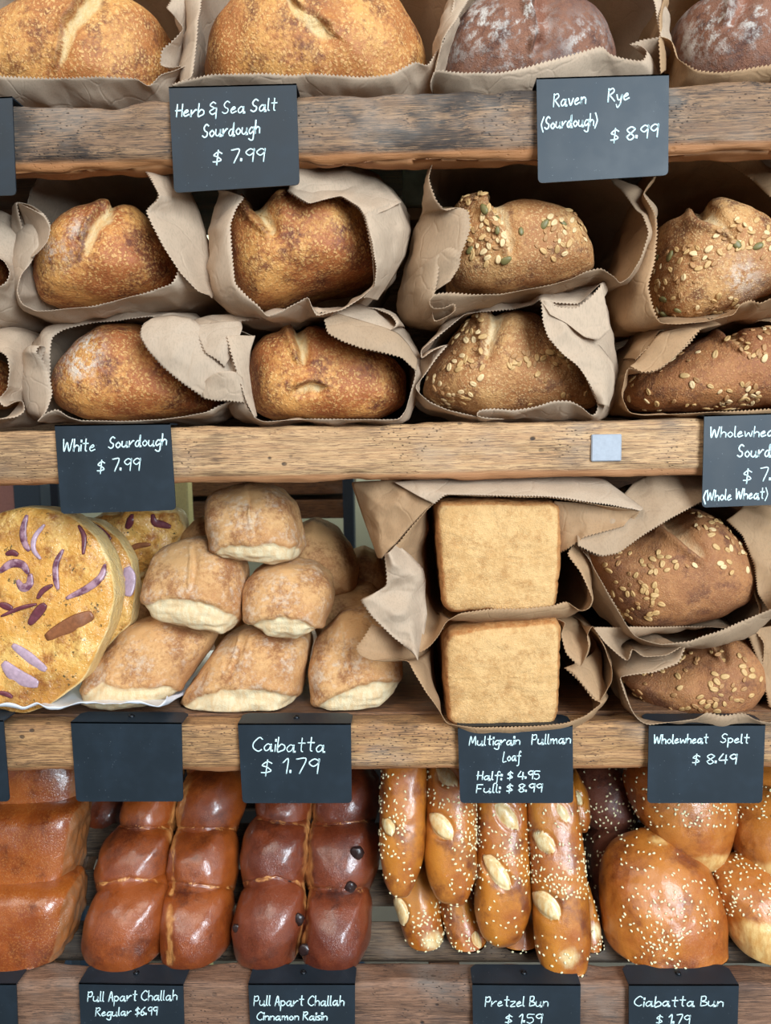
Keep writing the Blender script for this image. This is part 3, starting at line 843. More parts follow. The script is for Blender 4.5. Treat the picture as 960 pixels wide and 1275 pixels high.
bag('brown bag cut off by the top right corner around the second rye loaf', [
    (822, 96, .006), (818, 45, .006), (836, 50, .008), (842, 74, .006), (866, 87, .002), (895, 90, .0), (930, 85, .0), (965, 80, .0), (1010, 84, .004), (1040, 40, .03), (1020, -60, .08), (920, -90, .1), (850, -70, .09), (828, -10, .05), (820, 20, .02)],
    [(816, 40), (816, 156), (930, 162), (1060, 156), (1070, 20), (1020, -90), (900, -110), (830, -50)], .09, .34, .85, 4, 3)
# second tier, upper layer
bag('brown bag at the left edge, upper layer of the second tier', [
    (-50, 300, .03), (-10, 318, .015), (4, 324, .01), (12, 338, .008), (8, 350, .004), (0, 356, .0), (-40, 360, .0), (-80, 340, .02), (-85, 300, .04), (-60, 285, .05)],
    [(-100, 320), (-80, 400), (-10, 416), (40, 404), (52, 370), (42, 300), (20, 268), (-50, 262)], .075, .30, .8, 5, 0)
_b = bag('brown bag wrapped round the uppermost left white sourdough', [
    (34, 250, .07), (54, 212, .10), (112, 206, .12), (172, 203, .05), (186, 222, .03), (197, 243, .03), (194, 250, .025), (180, 262, .015), (200, 303, .012), (224, 338, .010), (247, 362, .014), (238, 358, .012), (221, 332, .0), (218, 342, -.002), (213, 353, -.004), (180, 364, -.006), (140, 375, -.006), (107, 382, -.006), (60, 386, -.004), (43, 387, -.002),
    (28, 378, .006), (21, 360, .012), (26, 340, .018), (38, 328, .016), (54, 305, .014), (64, 280, .02), (56, 266, .03), (40, 256, .02), (22, 252, .01), (28, 280, .03), (38, 318, .05), (36, 290, .06)],
    [(22, 350), (28, 385), (60, 402), (90, 410), (150, 402), (225, 388), (266, 372), (262, 330), (232, 260), (205, 206), (110, 198), (45, 215), (30, 280)], .085, .30, .8, 6, 0)
flap(_b, [(173, 203, .03), (186, 222, .01), (198, 243, -.004), (193, 252, -.004), (180, 262, -.006), (190, 284, -.008), (203, 308, -.008), (224, 340, -.006), (247, 364, -.002), (262, 368, .004)], [(212, 205, .05), (222, 215, .05), (238, 240, .05), (248, 262, .05), (255, 285, .05), (262, 310, .05), (266, 330, .05), (268, 350, .05), (267, 366, .04), (264, 372, .03)], 1, 31)
flap(_b, [(22, 252, .006), (42, 261, .0), (57, 270, -.004), (64, 284, -.004), (60, 300, -.002), (50, 312, .002), (40, 321, .01)], [(22, 252, .008), (27, 268, .03), (31, 282, .035), (34, 295, .035), (36, 304, .035), (38, 312, .03), (39, 320, .014)], 1, 32, .0, .002)
_b = bag('brown bag opened wide around the white sourdough under the Herb & Sea Salt sign', [
    (275, 240, .03), (290, 240, .018), (306, 246, .012), (296, 258, .006), (288, 280, .0), (290, 320, -.004), (293, 352, -.006), (308, 368, -.008), (322, 380, -.008), (332, 394, -.006), (350, 386, -.008), (370, 376, -.01), (384, 368, -.012), (388, 382, -.014), (394, 395, -.012), (410, 390, -.012), (427, 386, -.012), (452, 370, -.008), (467, 356, -.004), (463, 320, .0), (456, 285, .006), (452, 270, .012), (446, 261, .02), (424, 245, .028), (400, 249, .024), (380, 255, .016), (364, 244, .012), (357, 238, .02), (385, 240, .04), (418, 240, .04), (420, 230, .05), (400, 225, .055), (368, 234, .04), (385, 222, .07), (408, 213, .09), (375, 206, .12), (310, 215, .11), (280, 226, .07)],
    [(266, 350), (268, 378), (292, 400), (345, 412), (400, 398), (450, 384), (488, 350), (510, 290), (496, 240), (450, 210), (360, 200), (285, 222), (272, 290)], .085, .30, .8, 7, 1)
flap(_b, [(357, 238, .012), (372, 247, .006), (385, 254, .004), (404, 249, .008), (424, 244, .012), (446, 258, .006), (457, 274, .0)], [(370, 230, .03), (386, 222, .05), (408, 212, .07), (430, 210, .07), (452, 212, .07), (480, 230, .06), (500, 252, .04)], 1, 33, .0, .006)
flap(_b, [(453, 268, .0), (462, 300, -.008), (468, 335, -.010), (466, 357, -.008), (452, 371, -.008)], [(497, 248, .05), (512, 285, .06), (505, 318, .06), (490, 345, .05), (470, 374, .03)], 1, 34, .006, .006)
bag('wide dark bag around the seeded loaf left of the Raven Rye sign', [
    (534, 222, .012), (538, 205, .02), (548, 192, .035), (580, 196, .08), (613, 197, .11), (668, 190, .12), (720, 205, .12), (760, 226, .09), (776, 240, .05), (792, 262, .03), (799, 266, .02), (806, 290, .012), (798, 320, .006), (784, 345, .0), (772, 354, -.002), (768, 346, .0), (748, 333, .002), (730, 337, .0), (713, 347, -.004), (690, 354, -.006), (667, 358, -.008), (645, 362, -.008), (623, 366, -.008), (590, 366, -.006), (563, 363, -.004), (545, 364, -.004), (534, 372, -.004), (537, 384, -.002), (552, 384, .0), (567, 376, .002), (569, 386, .0), (558, 394, .002), (540, 402, .004), (538, 385, .012), (546, 347, .012), (550, 312, .008), (562, 306, .004), (575, 313, .0), (574, 330, .006), (560, 352, .01), (566, 335, .012), (580, 305, .008), (587, 285, .008), (585, 263, .012), (572, 258, .016), (556, 264, .012), (544, 250, .008), (536, 228, .01)],
    [(495, 380), (498, 408), (545, 410), (620, 384), (700, 372), (765, 366), (800, 330), (816, 270), (790, 230), (740, 204), (660, 186), (560, 190), (532, 230), (512, 300)], .09, .30, .8, 8, 2)
bag('brown bag of the seeded loaf at the right edge, upper layer', [
    (800, 242, .03), (808, 228, .05), (832, 196, .11), (876, 194, .13), (909, 208, .11), (936, 226, .09), (958, 246, .06), (1000, 270, .05), (1010, 330, .02), (985, 360, .004), (962, 370, -.004), (946, 378, .0), (935, 372, .006), (922, 378, .0), (914, 392, -.006), (880, 400, -.008), (845, 404, -.008), (821, 403, -.004), (813, 380, .0), (807, 356, .004), (816, 326, .008), (819, 290, .010), (817, 266, .014)],
    [(755, 370), (762, 418), (865, 408), (960, 396), (1030, 380), (1040, 290), (990, 215), (900, 186), (830, 186), (798, 230), (776, 300)], .09, .30, .8, 9, 3)
# second tier, lower layer
bag('crumpled brown bag in the bottom left corner of the second tier', [
    (-60, 420, .04), (-20, 428, .02), (8, 443, .004), (12, 462, .0), (8, 485, .0), (-6, 498, -.002), (4, 508, -.004), (18, 500, -.004), (30, 498, -.002), (32, 512, -.002), (20, 520, -.004), (0, 522, -.006), (-50, 524, .0), (-90, 480, .03), (-80, 430, .05)],
    [(-100, 470), (-90, 528), (0, 530), (36, 528), (58, 490), (52, 440), (40, 416), (0, 408), (-70, 412)], .07, .30, .8, 10, 1)
_b = bag('brown bag with a large pale flap over the lower left white sourdough', [
    (88, 409, .04), (120, 402, .045), (148, 400, .04), (190, 394, .03), (196, 400, .018), (178, 402, .006), (172, 418, .0), (182, 434, -.004), (194, 448, -.006), (220, 472, -.006), (248, 491, -.004), (254, 496, -.002), (280, 497, .0), (309, 501, .004), (300, 492, .014), (284, 500, .01), (270, 505, .004), (257, 513, .0), (230, 518, -.002), (200, 522, -.004), (150, 524, -.005), (100, 523, -.005), (84, 518, -.004), (70, 508, -.004), (56, 514, -.004), (44, 526, -.002), (58, 512, .004), (66, 490, .01), (60, 460, .012), (52, 444, .008), (45, 440, .004), (50, 430, .008), (60, 432, .014), (52, 450, .02), (47, 470, .02), (54, 482, .02), (62, 474, .02), (64, 440, .02), (66, 420, .025), (78, 412, .035)],
    [(36, 470), (40, 524), (150, 530), (270, 526), (314, 505), (304, 450), (270, 402), (220, 390), (120, 396), (60, 412), (46, 436)], .085, .30, .8, 11, 0)
flap(_b, [(176, 408, .0), (174, 420, -.008), (184, 438, -.010), (202, 458, -.010), (226, 478, -.010), (247, 492, -.008), (254, 498, -.006), (280, 498, -.004), (310, 502, .0)], [(196, 394, .02), (216, 392, .012), (238, 396, .010), (256, 410, .010), (272, 426, .010), (286, 442, .010), (298, 462, .008), (306, 482, .006), (312, 502, .004)], 0, 35, .006, .006)
flap(_b, [(250, 480, -.004), (262, 468, -.014), (276, 462, -.018), (292, 462, -.014), (302, 470, -.006)], [(254, 497, -.008), (268, 500, -.008), (282, 500, -.008), (298, 502, -.006), (310, 503, -.002)], 1, 36, .002, .003, 'B')
_b = bag('brown bag with folded top around the lower sourdough near the middle', [
    (243, 404, .02), (255, 408, .012), (275, 404, .01), (300, 412, .012), (318, 420, .02), (300, 412, .022), (280, 412, .014), (262, 424, .006), (254, 438, .0), (268, 438, .006), (282, 420, .004), (290, 440, .0), (300, 480, -.002), (308, 505, -.004), (317, 520, -.005), (327, 525, -.006), (360, 523, -.006), (392, 521, -.006), (450, 522, -.006), (496, 522, -.004), (506, 510, .0), (512, 485, .002), (518, 463, .0), (508, 450, -.004), (497, 443, -.006), (470, 439, -.006), (445, 432, -.006), (420, 422, -.006), (407, 416, -.006), (403, 398, -.002), (418, 391, .004), (428, 396, .006), (455, 408, .006), (486, 413, .004), (494, 403, .006), (486, 392, .016), (465, 384, .03), (400, 390, .05), (340, 396, .05), (290, 402, .03)],
    [(246, 410), (272, 470), (298, 526), (400, 530), (505, 528), (520, 480), (519, 440), (498, 390), (440, 380), (330, 392), (262, 396)], .085, .30, .8, 12, 1)
flap(_b, [(242, 404, .012), (246, 420, .002), (254, 440, -.004), (268, 448, -.006), (280, 458, -.004)], [(300, 400, .02), (302, 408, .012), (300, 414, .006), (296, 424, .002), (290, 440, .002)], 0, 37, .004, .004)
flap(_b, [(281, 418, -.002), (286, 440, -.008), (296, 470, -.010), (306, 500, -.010), (317, 521, -.008)], [(318, 418, .016), (312, 436, .008), (310, 460, .004), (314, 490, .004), (320, 518, .0)], 1, 38, .002, .003)
flap(_b, [(403, 398, -.004), (407, 416, -.010), (425, 426, -.012), (450, 435, -.012), (478, 441, -.010), (500, 446, -.008), (518, 463, -.002)], [(420, 390, .006), (440, 396, .004), (460, 402, .004), (480, 408, .004), (496, 415, .006), (508, 428, .008), (520, 448, .010)], 2, 39, .003, .003)
_b = bag('brown bag with a tall pointed flap around the lower seeded loaf', [
    (580, 390, .03), (640, 386, .05), (664, 380, .02), (672, 373, .004), (690, 378, .006), (720, 380, .012), (748, 352, .012), (752, 372, .016), (740, 384, .02), (700, 386, .016), (674, 378, -.002), (676, 400, -.006), (681, 420, -.008), (700, 440, -.008), (720, 456, -.008), (728, 467, -.006), (736, 485, -.006), (744, 503, -.004), (742, 514, -.002), (736, 518, -.004), (724, 506, -.006), (710, 498, -.006), (690, 498, -.006), (667, 506, -.006), (640, 510, -.007), (612, 508, -.007), (596, 510, -.008), (592, 517, -.008), (612, 521, -.008), (630, 522, -.006), (600, 520, -.002), (557, 510, .0), (535, 500, .0), (522, 490, .0), (516, 482, .002), (530, 466, .004), (545, 445, .004), (560, 428, .004), (540, 436, .0), (524, 448, .0), (524, 436, .008), (545, 420, .016), (566, 402, .02)],
    [(515, 470), (520, 508), (580, 528), (680, 528), (742, 524), (760, 505), (766, 450), (756, 390), (745, 356), (680, 372), (590, 384), (548, 410)], .085, .30, .8, 13, 1)
flap(_b, [(672, 373, -.008), (694, 381, -.006), (718, 382, -.004), (736, 368, -.002), (749, 353, .004)], [(685, 392, -.012), (705, 402, -.010), (728, 420, -.008), (746, 424, -.004), (760, 410, .004)], 1, 40, .0, .002)
flap(_b, [(672, 373, -.008), (675, 400, -.012), (682, 422, -.014), (700, 441, -.014), (720, 457, -.012), (728, 468, -.012), (736, 485, -.010), (744, 503, -.008)], [(690, 378, .0), (712, 396, .004), (732, 414, .008), (750, 434, .010), (764, 452, .010), (766, 470, .010), (764, 490, .008), (757, 508, .004)], 1, 41, .006, .006)
_b = bag('brown bag of the seeded loaf in the lower right corner of the second tier', [
    (822, 411, .02), (840, 412, .03), (880, 404, .05), (900, 404, .04), (873, 410, .002), (860, 428, -.002), (843, 443, -.004), (826, 458, -.005), (810, 465, -.005), (796, 464, -.004), (782, 456, -.002), (778, 466, .0), (776, 480, .002), (773, 490, .0), (777, 502, -.002), (783, 514, -.005), (802, 517, -.006), (830, 516, -.006), (900, 512, -.006), (962, 508, -.004), (1010, 500, .004), (1020, 440, .04), (960, 400, .07), (880, 398, .07), (800, 440, .03), (790, 450, .012), (810, 430, .010)],
    [(757, 480), (758, 518), (860, 526), (1000, 522), (1040, 470), (1000, 400), (900, 392), (810, 404), (772, 440)], .085, .30, .8, 14, 3)
flap(_b, [(784, 456, -.004), (800, 465, -.010), (816, 463, -.012), (834, 451, -.012), (850, 436, -.010), (873, 411, -.002)], [(792, 450, .012), (800, 440, .012), (808, 430, .012), (816, 420, .012), (824, 413, .012), (850, 407, .012)], 3, 42, .002, .002)
# third tier
_b = bag('large flaring brown bag around the upper multigrain pullman loaf', [
    (541, 627, .0), (548, 620, -.004), (558, 616, -.006), (600, 618, -.008), (645, 619, -.01), (680, 620, -.008), (712, 624, -.008), (755, 630, -.004), (796, 634, .0), (797, 640, .004), (788, 650, .01), (776, 656, .012), (748, 661, .01), (724, 670, .008), (714, 678, .006), (705, 690, .0), (722, 712, -.004), (738, 747, -.004), (734, 758, .0), (722, 762, .004), (705, 748, .006), (688, 754, -.002), (650, 757, -.006), (607, 758, -.008), (574, 763, -.008), (556, 774, -.008), (546, 792, -.008), (534, 806, -.008), (519, 815, -.008), (500, 800, -.008), (472, 776, -.008), (452, 752, -.006), (447, 746, -.004), (462, 740, .0), (478, 731, .004), (482, 722, .002), (480, 705, .0), (478, 692, .0), (494, 677, .004), (512, 655, .002), (528, 638, .0)],
    [(530, 614), (530, 690), (536, 752), (552, 766), (620, 768), (700, 764), (722, 740), (728, 690), (722, 640), (700, 606), (610, 600)], .10, .34, .95, 15, 3, 'brown paper bags on the third tier', .004)
flap(_b, [(478, 690, -.006), (480, 712, -.010), (481, 730, -.010), (463, 740, -.012), (447, 747, -.012), (462, 768, -.014), (490, 795, -.014), (519, 816, -.010)], [(494, 677, .006), (512, 692, .012), (527, 708, .014), (530, 722, .016), (529, 740, .016), (532, 765, .016), (528, 790, .010), (521, 814, -.004)], 1, 43, .010, .012)
flap(_b, [(546, 622, .0), (530, 637, .002), (512, 656, .004), (494, 677, .006), (478, 692, .002)], [(540, 600, .02), (482, 598, .03), (437, 600, .05), (454, 650, .05), (470, 694, .03)], 3, 46, .006, .006)
flap(_b, [(541, 628, -.006), (556, 616, -.010), (600, 617, -.012), (645, 618, -.013), (680, 619, -.012), (712, 623, -.011), (755, 629, -.007), (797, 636, -.002)], [(490, 600, .02), (540, 594, .03), (600, 588, .042), (650, 588, .042), (690, 588, .042), (720, 590, .04), (752, 596, .03), (800, 632, .01)], 1, 47, .004, .004)
flap(_b, [(690, 624, .012), (720, 626, .010), (758, 631, .006), (797, 637, .002)], [(692, 692, .016), (708, 684, .0), (726, 670, -.006), (776, 656, .0)], 3, 44, -.006, .004, 'B')
bag('brown bag around the lower multigrain pullman loaf on the third rail', [
    (462, 776, .012), (450, 796, .004), (441, 806, .002), (446, 815, -.002), (462, 822, -.002), (490, 820, .0), (508, 822, -.004), (514, 836, -.01), (530, 862, -.012), (548, 886, -.014), (558, 902, -.014), (590, 905, -.014), (628, 905, -.014), (665, 904, -.014), (705, 900, -.012), (728, 892, -.01), (750, 876, -.006), (738, 872, .0), (722, 850, .006), (700, 830, .012), (712, 838, .008), (724, 853, .002), (745, 876, .0), (762, 850, -.002), (763, 835, .0), (752, 805, .004), (738, 778, .010), (730, 792, .004), (733, 805, .0), (722, 832, .0), (704, 815, .002), (698, 790, .012), (706, 776, .02), (690, 768, .03), (610, 772, .03), (545, 785, .03), (508, 800, .02)],
    [(538, 768), (538, 830), (544, 890), (560, 898), (640, 898), (700, 894), (732, 866), (742, 810), (728, 768), (700, 757), (610, 760)], .10, .34, .95, 16, 3, 'brown paper bags on the third tier', .004)
_b = bag('brown bag around the upper spelt loaf right of the pullman loaves', [
    (719, 679, .004), (730, 688, .0), (749, 694, -.002), (768, 688, -.002), (800, 664, .0), (840, 642, .006), (874, 624, .012), (900, 600, .03), (960, 595, .07), (1000, 660, .05), (985, 730, .01), (962, 758, -.004), (925, 772, -.006), (890, 786, -.008), (860, 798, -.01), (825, 803, -.01), (805, 798, -.01), (790, 792, -.008), (780, 778, -.004), (766, 752, .0), (748, 722, .002), (732, 694, .004)],
    [(720, 672), (726, 735), (744, 762), (786, 794), (850, 800), (922, 782), (950, 730), (944, 660), (890, 612), (800, 628), (750, 650)], .085, .34, .9, 17, 2, 'brown paper bags on the third tier', .004)
flap(_b, [(719, 680, -.006), (734, 688, -.008), (750, 694, -.010), (770, 690, -.008), (800, 668, -.004), (836, 646, .004), (874, 625, .012)], [(716, 664, .008), (740, 648, .010), (764, 630, .014), (790, 600, .040), (812, 588, .042), (840, 585, .044), (884, 585, .046)], 2, 45, .002, .004)
bag('brown bag around the lower spelt loaf above the Wholewheat Spelt sign', [
    (737, 780, .01), (752, 800, .004), (772, 818, .0), (782, 825, -.004), (786, 806, -.002), (800, 818, -.006), (830, 816, -.006), (855, 802, .0), (846, 826, -.004), (815, 838, -.006), (790, 840, -.006), (770, 842, -.006), (776, 862, -.008), (786, 885, -.012), (796, 898, -.014), (808, 904, -.014), (835, 899, -.014), (871, 895, -.014), (880, 886, -.012), (900, 890, -.012), (925, 886, -.012), (940, 896, -.012), (958, 900, -.010), (1000, 890, .0), (1010, 830, .03), (960, 790, .05), (880, 780, .05), (800, 780, .03)],
    [(756, 800), (762, 846), (782, 890), (880, 900), (944, 888), (962, 840), (950, 786), (890, 772), (790, 784)], .085, .34, .9, 18, 2, 'brown paper bags on the third tier', .004)
_b = bag('warm brown bag cut off by the right edge beyond the spelt loaves', [
    (930, 660, .07), (932, 720, .06), (946, 760, .05), (936, 782, .05), (950, 800, .04), (948, 850, .05), (970, 880, .05), (1040, 880, .06), (1090, 760, .06), (1050, 640, .08), (980, 622, .09)],
    [(920, 700), (930, 800), (950, 890), (1080, 890), (1110, 760), (1070, 620), (940, 618)], .12, .34, .86, 19, 3, 'brown paper bags on the third tier', .004)
flap(_b, [(903, 648, .055), (924, 668, .048), (938, 705, .04), (943, 740, .035), (960, 766, .03)], [(930, 620, .07), (975, 636, .06), (1000, 680, .05), (1005, 730, .045), (1000, 772, .04)], 3, 48, .006, .006)
flap(_b, [(928, 786, .05), (944, 826, .045), (950, 850, .043), (956, 880, .04)], [(1000, 768, .05), (1010, 800, .05), (1012, 840, .05), (1010, 890, .04)], 3, 49, .004, .005)

# ------------------------------------------------------------------ sourdough loaves in the bags
def scored(lines, flour=None, depth=.008, ear=.004, w=7, fl_amt=1.0, flwhere=None):
    def fn(V, px, NN):
        off = np.zeros(len(V)); sc = np.zeros(len(V)); ch = np.zeros(len(V)); fl = np.zeros(len(V))
        fr = sstep(-.2, .25, -NN[:, 1])
        wob = 2.2*noise(V, 90, 5)
        for it in lines:
            ln, ww = it[:2]; lens = len(it) > 2
            d, s, t = polydist(px, ln)
            sd = d*s + wob*.8                        # + : the opened side
            end = (sstep(0, .3, t)*sstep(1, .7, t)) if lens else sstep(0, .35, t)
            ww = ww*(.45+.55*end if lens else .35+.85*t)
            g = np.where(sd > 0, np.exp(-(sd/(ww*1.5))**2), np.exp(-(sd/(ww*.3))**2))
            off -= depth*g*end
            off += ear*np.exp(-((sd+ww*.6)/(ww*.5))**2)*end
            sc = np.maximum(sc, np.where(sd > 0, np.exp(-(sd/(ww*1.25))**3), np.exp(-(sd/(ww*.2))**2))*end)
            ch = np.maximum(ch, .45*np.exp(-((sd+ww*.4)/(ww*.25))**2)*end)
        if flwhere: 
            for (x, y, r, a) in flwhere: fl = np.maximum(fl, a*np.exp(-(((px[:, 0]-x)**2+(px[:, 1]-y)**2)/(r*r))))
        return off, {'score': sc*.9, 'char': ch, 'flour': fl}
    return fn
LK = dict(M=200, N=110)
G1 = 'round sourdough loaves in bags'
def loaf(label, outline, Y, f, b, mat, cat='bread', group=G1, name='sourdough_loaf', **kw):
    return tag(blob(name, outline, Y, f, b, mat, **{**LK, **kw}), label, cat, group)
loaf('golden blistered loaf at the top left corner of the picture', [(-30, 60), (-8, 70), (0, 46), (30, 25), (65, 9), (100, -2), (165, 8), (203, 30), (212, 50), (214, 100), (190, 150), (100, 156), (-20, 150)], .10, .075, .16, M_herb,
     fn=scored([([(70, 100), (78, 60), (84, 28), (110, -5)], 12)]), seed=1, e=.85)
loaf('largest golden loaf in the top row above the Herb & Sea Salt sign', [(258, 100), (268, 48), (300, 8), (340, -20), (400, -32), (455, -18), (505, 22), (528, 60), (532, 110), (510, 150), (390, 158), (275, 150)], .105, .085, .17, M_herb,
     fn=scored([([(350, -15), (375, 12), (405, 34)], 12)], depth=.007), seed=2, e=.85)
loaf('floury dark rye loaf left of the Raven Rye sign', [(543, 100), (552, 55), (580, 20), (615, 0), (668, -4), (690, 12), (722, 20), (752, 42), (764, 70), (766, 130), (700, 156), (600, 156), (550, 140)], .10, .08, .16, M_rye, name='rye_loaf', group='rye loaves in the top row',
     fn=scored([([(662, 72), (672, 40), (668, -4)], 14)], depth=.014, ear=.008, flwhere=[(600, 30, 34, .9), (650, 20, 30, 1), (730, 50, 26, .8), (640, 70, 40, .45), (565, 60, 20, .5)]), seed=3, e=.9)
loaf('floury dark rye loaf cut off by the top right corner', [(836, 60), (842, 30), (862, 10), (905, -4), (940, -10), (990, 0), (1030, 40), (1040, 110), (990, 156), (890, 156), (845, 120)], .10, .08, .16, M_rye, name='rye_loaf', group='rye loaves in the top row',
     fn=scored([([(900, 40), (915, 15), (922, -8)], 14)], depth=.010, ear=.006, flwhere=[(890, 30, 36, .9), (950, 20, 36, .9), (860, 55, 22, .6)]), seed=4, e=.9)
loaf('small visible piece of a sourdough at the left edge, upper layer', [(-80, 330), (-60, 310), (-10, 312), (12, 330), (12, 350), (-20, 366), (-70, 362)], .09, .05, .12, M_sour, seed=5)
loaf('white sourdough with a short cut on its left shoulder, uppermost left', [(56, 352), (58, 330), (66, 312), (78, 292), (90, 276), (112, 265), (140, 260), (176, 262), (192, 278), (206, 302), (219, 326), (222, 350), (208, 366), (150, 381), (90, 386), (62, 382)], .10, .075, .16, M_sour,
     fn=scored([([(98, 330), (106, 305), (114, 278), (128, 262)], 11)], depth=.009, flwhere=[(70, 315, 18, .5), (95, 285, 14, .5)]), seed=6, e=.8)
loaf('browned sourdough with a deep notch under the Herb & Sea Salt sign', [(287, 290), (290, 264), (302, 256), (318, 262), (326, 258), (352, 245), (390, 247), (424, 247), (448, 258), (462, 276), (469, 310), (469, 340), (440, 352), (405, 358), (370, 368), (345, 380), (325, 386), (305, 370), (292, 350)], .10, .075, .16, M_sour,
     fn=scored([([(342, 300), (334, 284), (322, 268), (312, 250)], 13)], depth=.012, ear=.006), seed=7, e=.75)
loaf('sourdough with white flour on its upper left, lower layer', [(72, 482), (80, 456), (106, 424), (142, 406), (175, 403), (210, 430), (245, 462), (270, 498), (266, 514), (200, 522), (118, 524), (80, 508)], .10, .075, .16, M_sour,
     fn=scored([], flwhere=[(98, 450, 22, 1), (110, 432, 16, .9)]), seed=8, e=.8)
loaf('square sourdough with a split front, lower layer near the middle', [(314, 490), (317, 442), (332, 420), (356, 414), (388, 402), (415, 416), (445, 434), (492, 446), (506, 466), (505, 505), (475, 522), (400, 525), (340, 524), (318, 514)], .10, .075, .16, M_sour,
     fn=scored([([(378, 462), (374, 440), (366, 412)], 11), ([(360, 488), (385, 477), (412, 484)], 9, 1)], depth=.009, ear=.005), seed=9, e=.7)
loaf('small visible piece of a loaf at the left edge, lower layer', [(-70, 470), (-50, 445), (-5, 448), (12, 468), (8, 495), (-20, 510), (-60, 505)], .09, .05, .12, M_sour, seed=10)
M_oat3 = simple('dark_toasted_oat', (168, 122, 76), .65, .0004, nscale=500)
OAT = [flake_mesh('oat_flake', .0078, .0050, .0010, M_oat), flake_mesh('oat_flake', .0086, .0048, .0010, M_oat2), flake_mesh('oat_flake', .0072, .0044, .0009, M_oat3)]
OATT = [flake_mesh('toasted_oat_flake', .0080, .0050, .0010, M_oat2), flake_mesh('toasted_oat_flake', .0084, .0054, .0011, M_oat2), flake_mesh('toasted_oat_flake', .0074, .0046, .0010, M_oat3)]
PUMP = flake_mesh('pumpkin_seed', .0105, .0062, .0016, M_pump, False)
G2 = 'seeded wholewheat loaves in bags'
def ell(x, y, rx, ry, a=0):
    ca, sa = math.cos(a), math.sin(a)
    return lambda px: (((px[:, 0]-x)*ca+(px[:, 1]-y)*sa)/rx)**2 + ((-(px[:, 0]-x)*sa+(px[:, 1]-y)*ca)/ry)**2 < 1
def anym(*ms): return lambda V, px, NN: np.logical_or.reduce([m(px) for m in ms])
o = loaf('seeded loaf with a thickly seeded left lobe, just left below the Raven Rye sign', [(556, 350), (562, 300), (566, 256), (588, 247), (612, 259), (640, 258), (690, 267), (718, 282), (736, 318), (736, 340), (700, 353), (625, 366), (570, 366)], .10, .07, .16, M_seed, name='seeded_loaf', group=G2,
     fn=scored([([(636, 330), (630, 290), (612, 255)], 13)], depth=.010, ear=.005), seed=21, e=.7)
oats(o, 64, anym(ell(596, 272, 34, 34), ell(606, 296, 26, 36)), 1, OAT, mind=.0042); oats(o, 34, anym(ell(705, 285, 30, 26), ell(690, 310, 25, 14)), 2, OAT)
oats(o, 9, anym(ell(610, 290, 45, 40), ell(700, 280, 26, 14), ell(600, 355, 20, 10)), 3, PUMP, 'pumpkin_seed', .018)
o = loaf('pale seeded loaf cut off by the right edge, upper layer', [(806, 370), (815, 320), (821, 280), (860, 274), (866, 258), (882, 250), (908, 260), (938, 276), (962, 300), (985, 340), (960, 366), (895, 392), (843, 404), (816, 396)], .10, .07, .16, M_seed, name='seeded_loaf', group=G2,
     fn=scored([([(925, 302), (900, 285), (868, 268)], 12)], depth=.010, ear=.006, flwhere=[(925, 345, 22, .5)]), seed=22, e=.75)
oats(o, 96, anym(ell(835, 350, 32, 45), ell(860, 320, 40, 16), ell(880, 385, 60, 18), ell(930, 290, 40, 20), ell(955, 320, 14, 22)), 4, OAT)
oats(o, 7, anym(ell(925, 300, 25, 10), ell(830, 380, 20, 12), ell(826, 318, 12, 10)), 5, PUMP, 'pumpkin_seed', .018)
o = loaf('wide seeded loaf, lower layer under the dark wide bag', [(526, 490), (533, 462), (560, 424), (597, 388), (615, 385), (668, 391), (690, 428), (728, 468), (742, 500), (735, 512), (665, 514), (590, 518), (545, 504)], .10, .075, .16, M_seed, name='seeded_loaf', group=G2,
     fn=scored([([(602, 458), (606, 425), (612, 384)], 12)], depth=.010, ear=.006), seed=23, e=.75)
oats(o, 66, anym(ell(585, 430, 26, 50), ell(560, 480, 34, 28)), 6, OAT); oats(o, 34, anym(ell(690, 450, 34, 26), ell(650, 450, 18, 12), ell(715, 480, 20, 18), ell(665, 503, 8, 8)), 7, OATT)
o = loaf('brown seeded loaf in the lower right corner of the second tier', [(777, 495), (790, 470), (830, 446), (868, 424), (910, 411), (960, 408), (1010, 440), (1015, 490), (960, 508), (880, 512), (800, 512)], .10, .07, .16, M_whole, name='seeded_loaf', group=G2,
     fn=scored([([(938, 446), (915, 424), (895, 408)], 11)], depth=.008, ear=.005), seed=24, e=.75)
oats(o, 98, anym(ell(820, 475, 45, 34, -.5), ell(880, 490, 80, 20), ell(945, 425, 40, 22), ell(870, 450, 30, 14)), 8, OAT)
G3 = 'spelt loaves on the third tier'
o = loaf('upper oat topped spelt loaf with a diagonal split', [(730, 690), (750, 684), (775, 672), (815, 648), (858, 631), (890, 644), (920, 676), (937, 712), (924, 742), (890, 762), (826, 777), (780, 775), (755, 745)], .095, .07, .16, M_spelt, name='spelt_loaf', group=G3,
     fn=scored([([(888, 704), (860, 682), (828, 652)], 14)], depth=.010, ear=.006), seed=25, e=.8)
oats(o, 62, anym(ell(785, 716, 42, 26, .6), ell(790, 748, 36, 24, .4), ell(815, 702, 30, 14)), 9, OATT); oats(o, 38, anym(ell(906, 684, 18, 44, -.5), ell(884, 662, 16, 34, -.7), ell(860, 700, 8, 8)), 10, OAT)
o = loaf('lower oat covered spelt loaf, under the other one', [(770, 842), (800, 826), (830, 812), (858, 800), (890, 786), (920, 784), (940, 806), (947, 838), (924, 868), (890, 885), (838, 888), (798, 870)], .095, .07, .16, M_spelt, name='spelt_loaf', group=G3,
     fn=scored([([(905, 832), (895, 810), (880, 790)], 9)], depth=.006, ear=.004), seed=26, e=.8)
oats(o, 100, anym(ell(850, 840, 100, 50)), 11, OATT, mind=.0055)

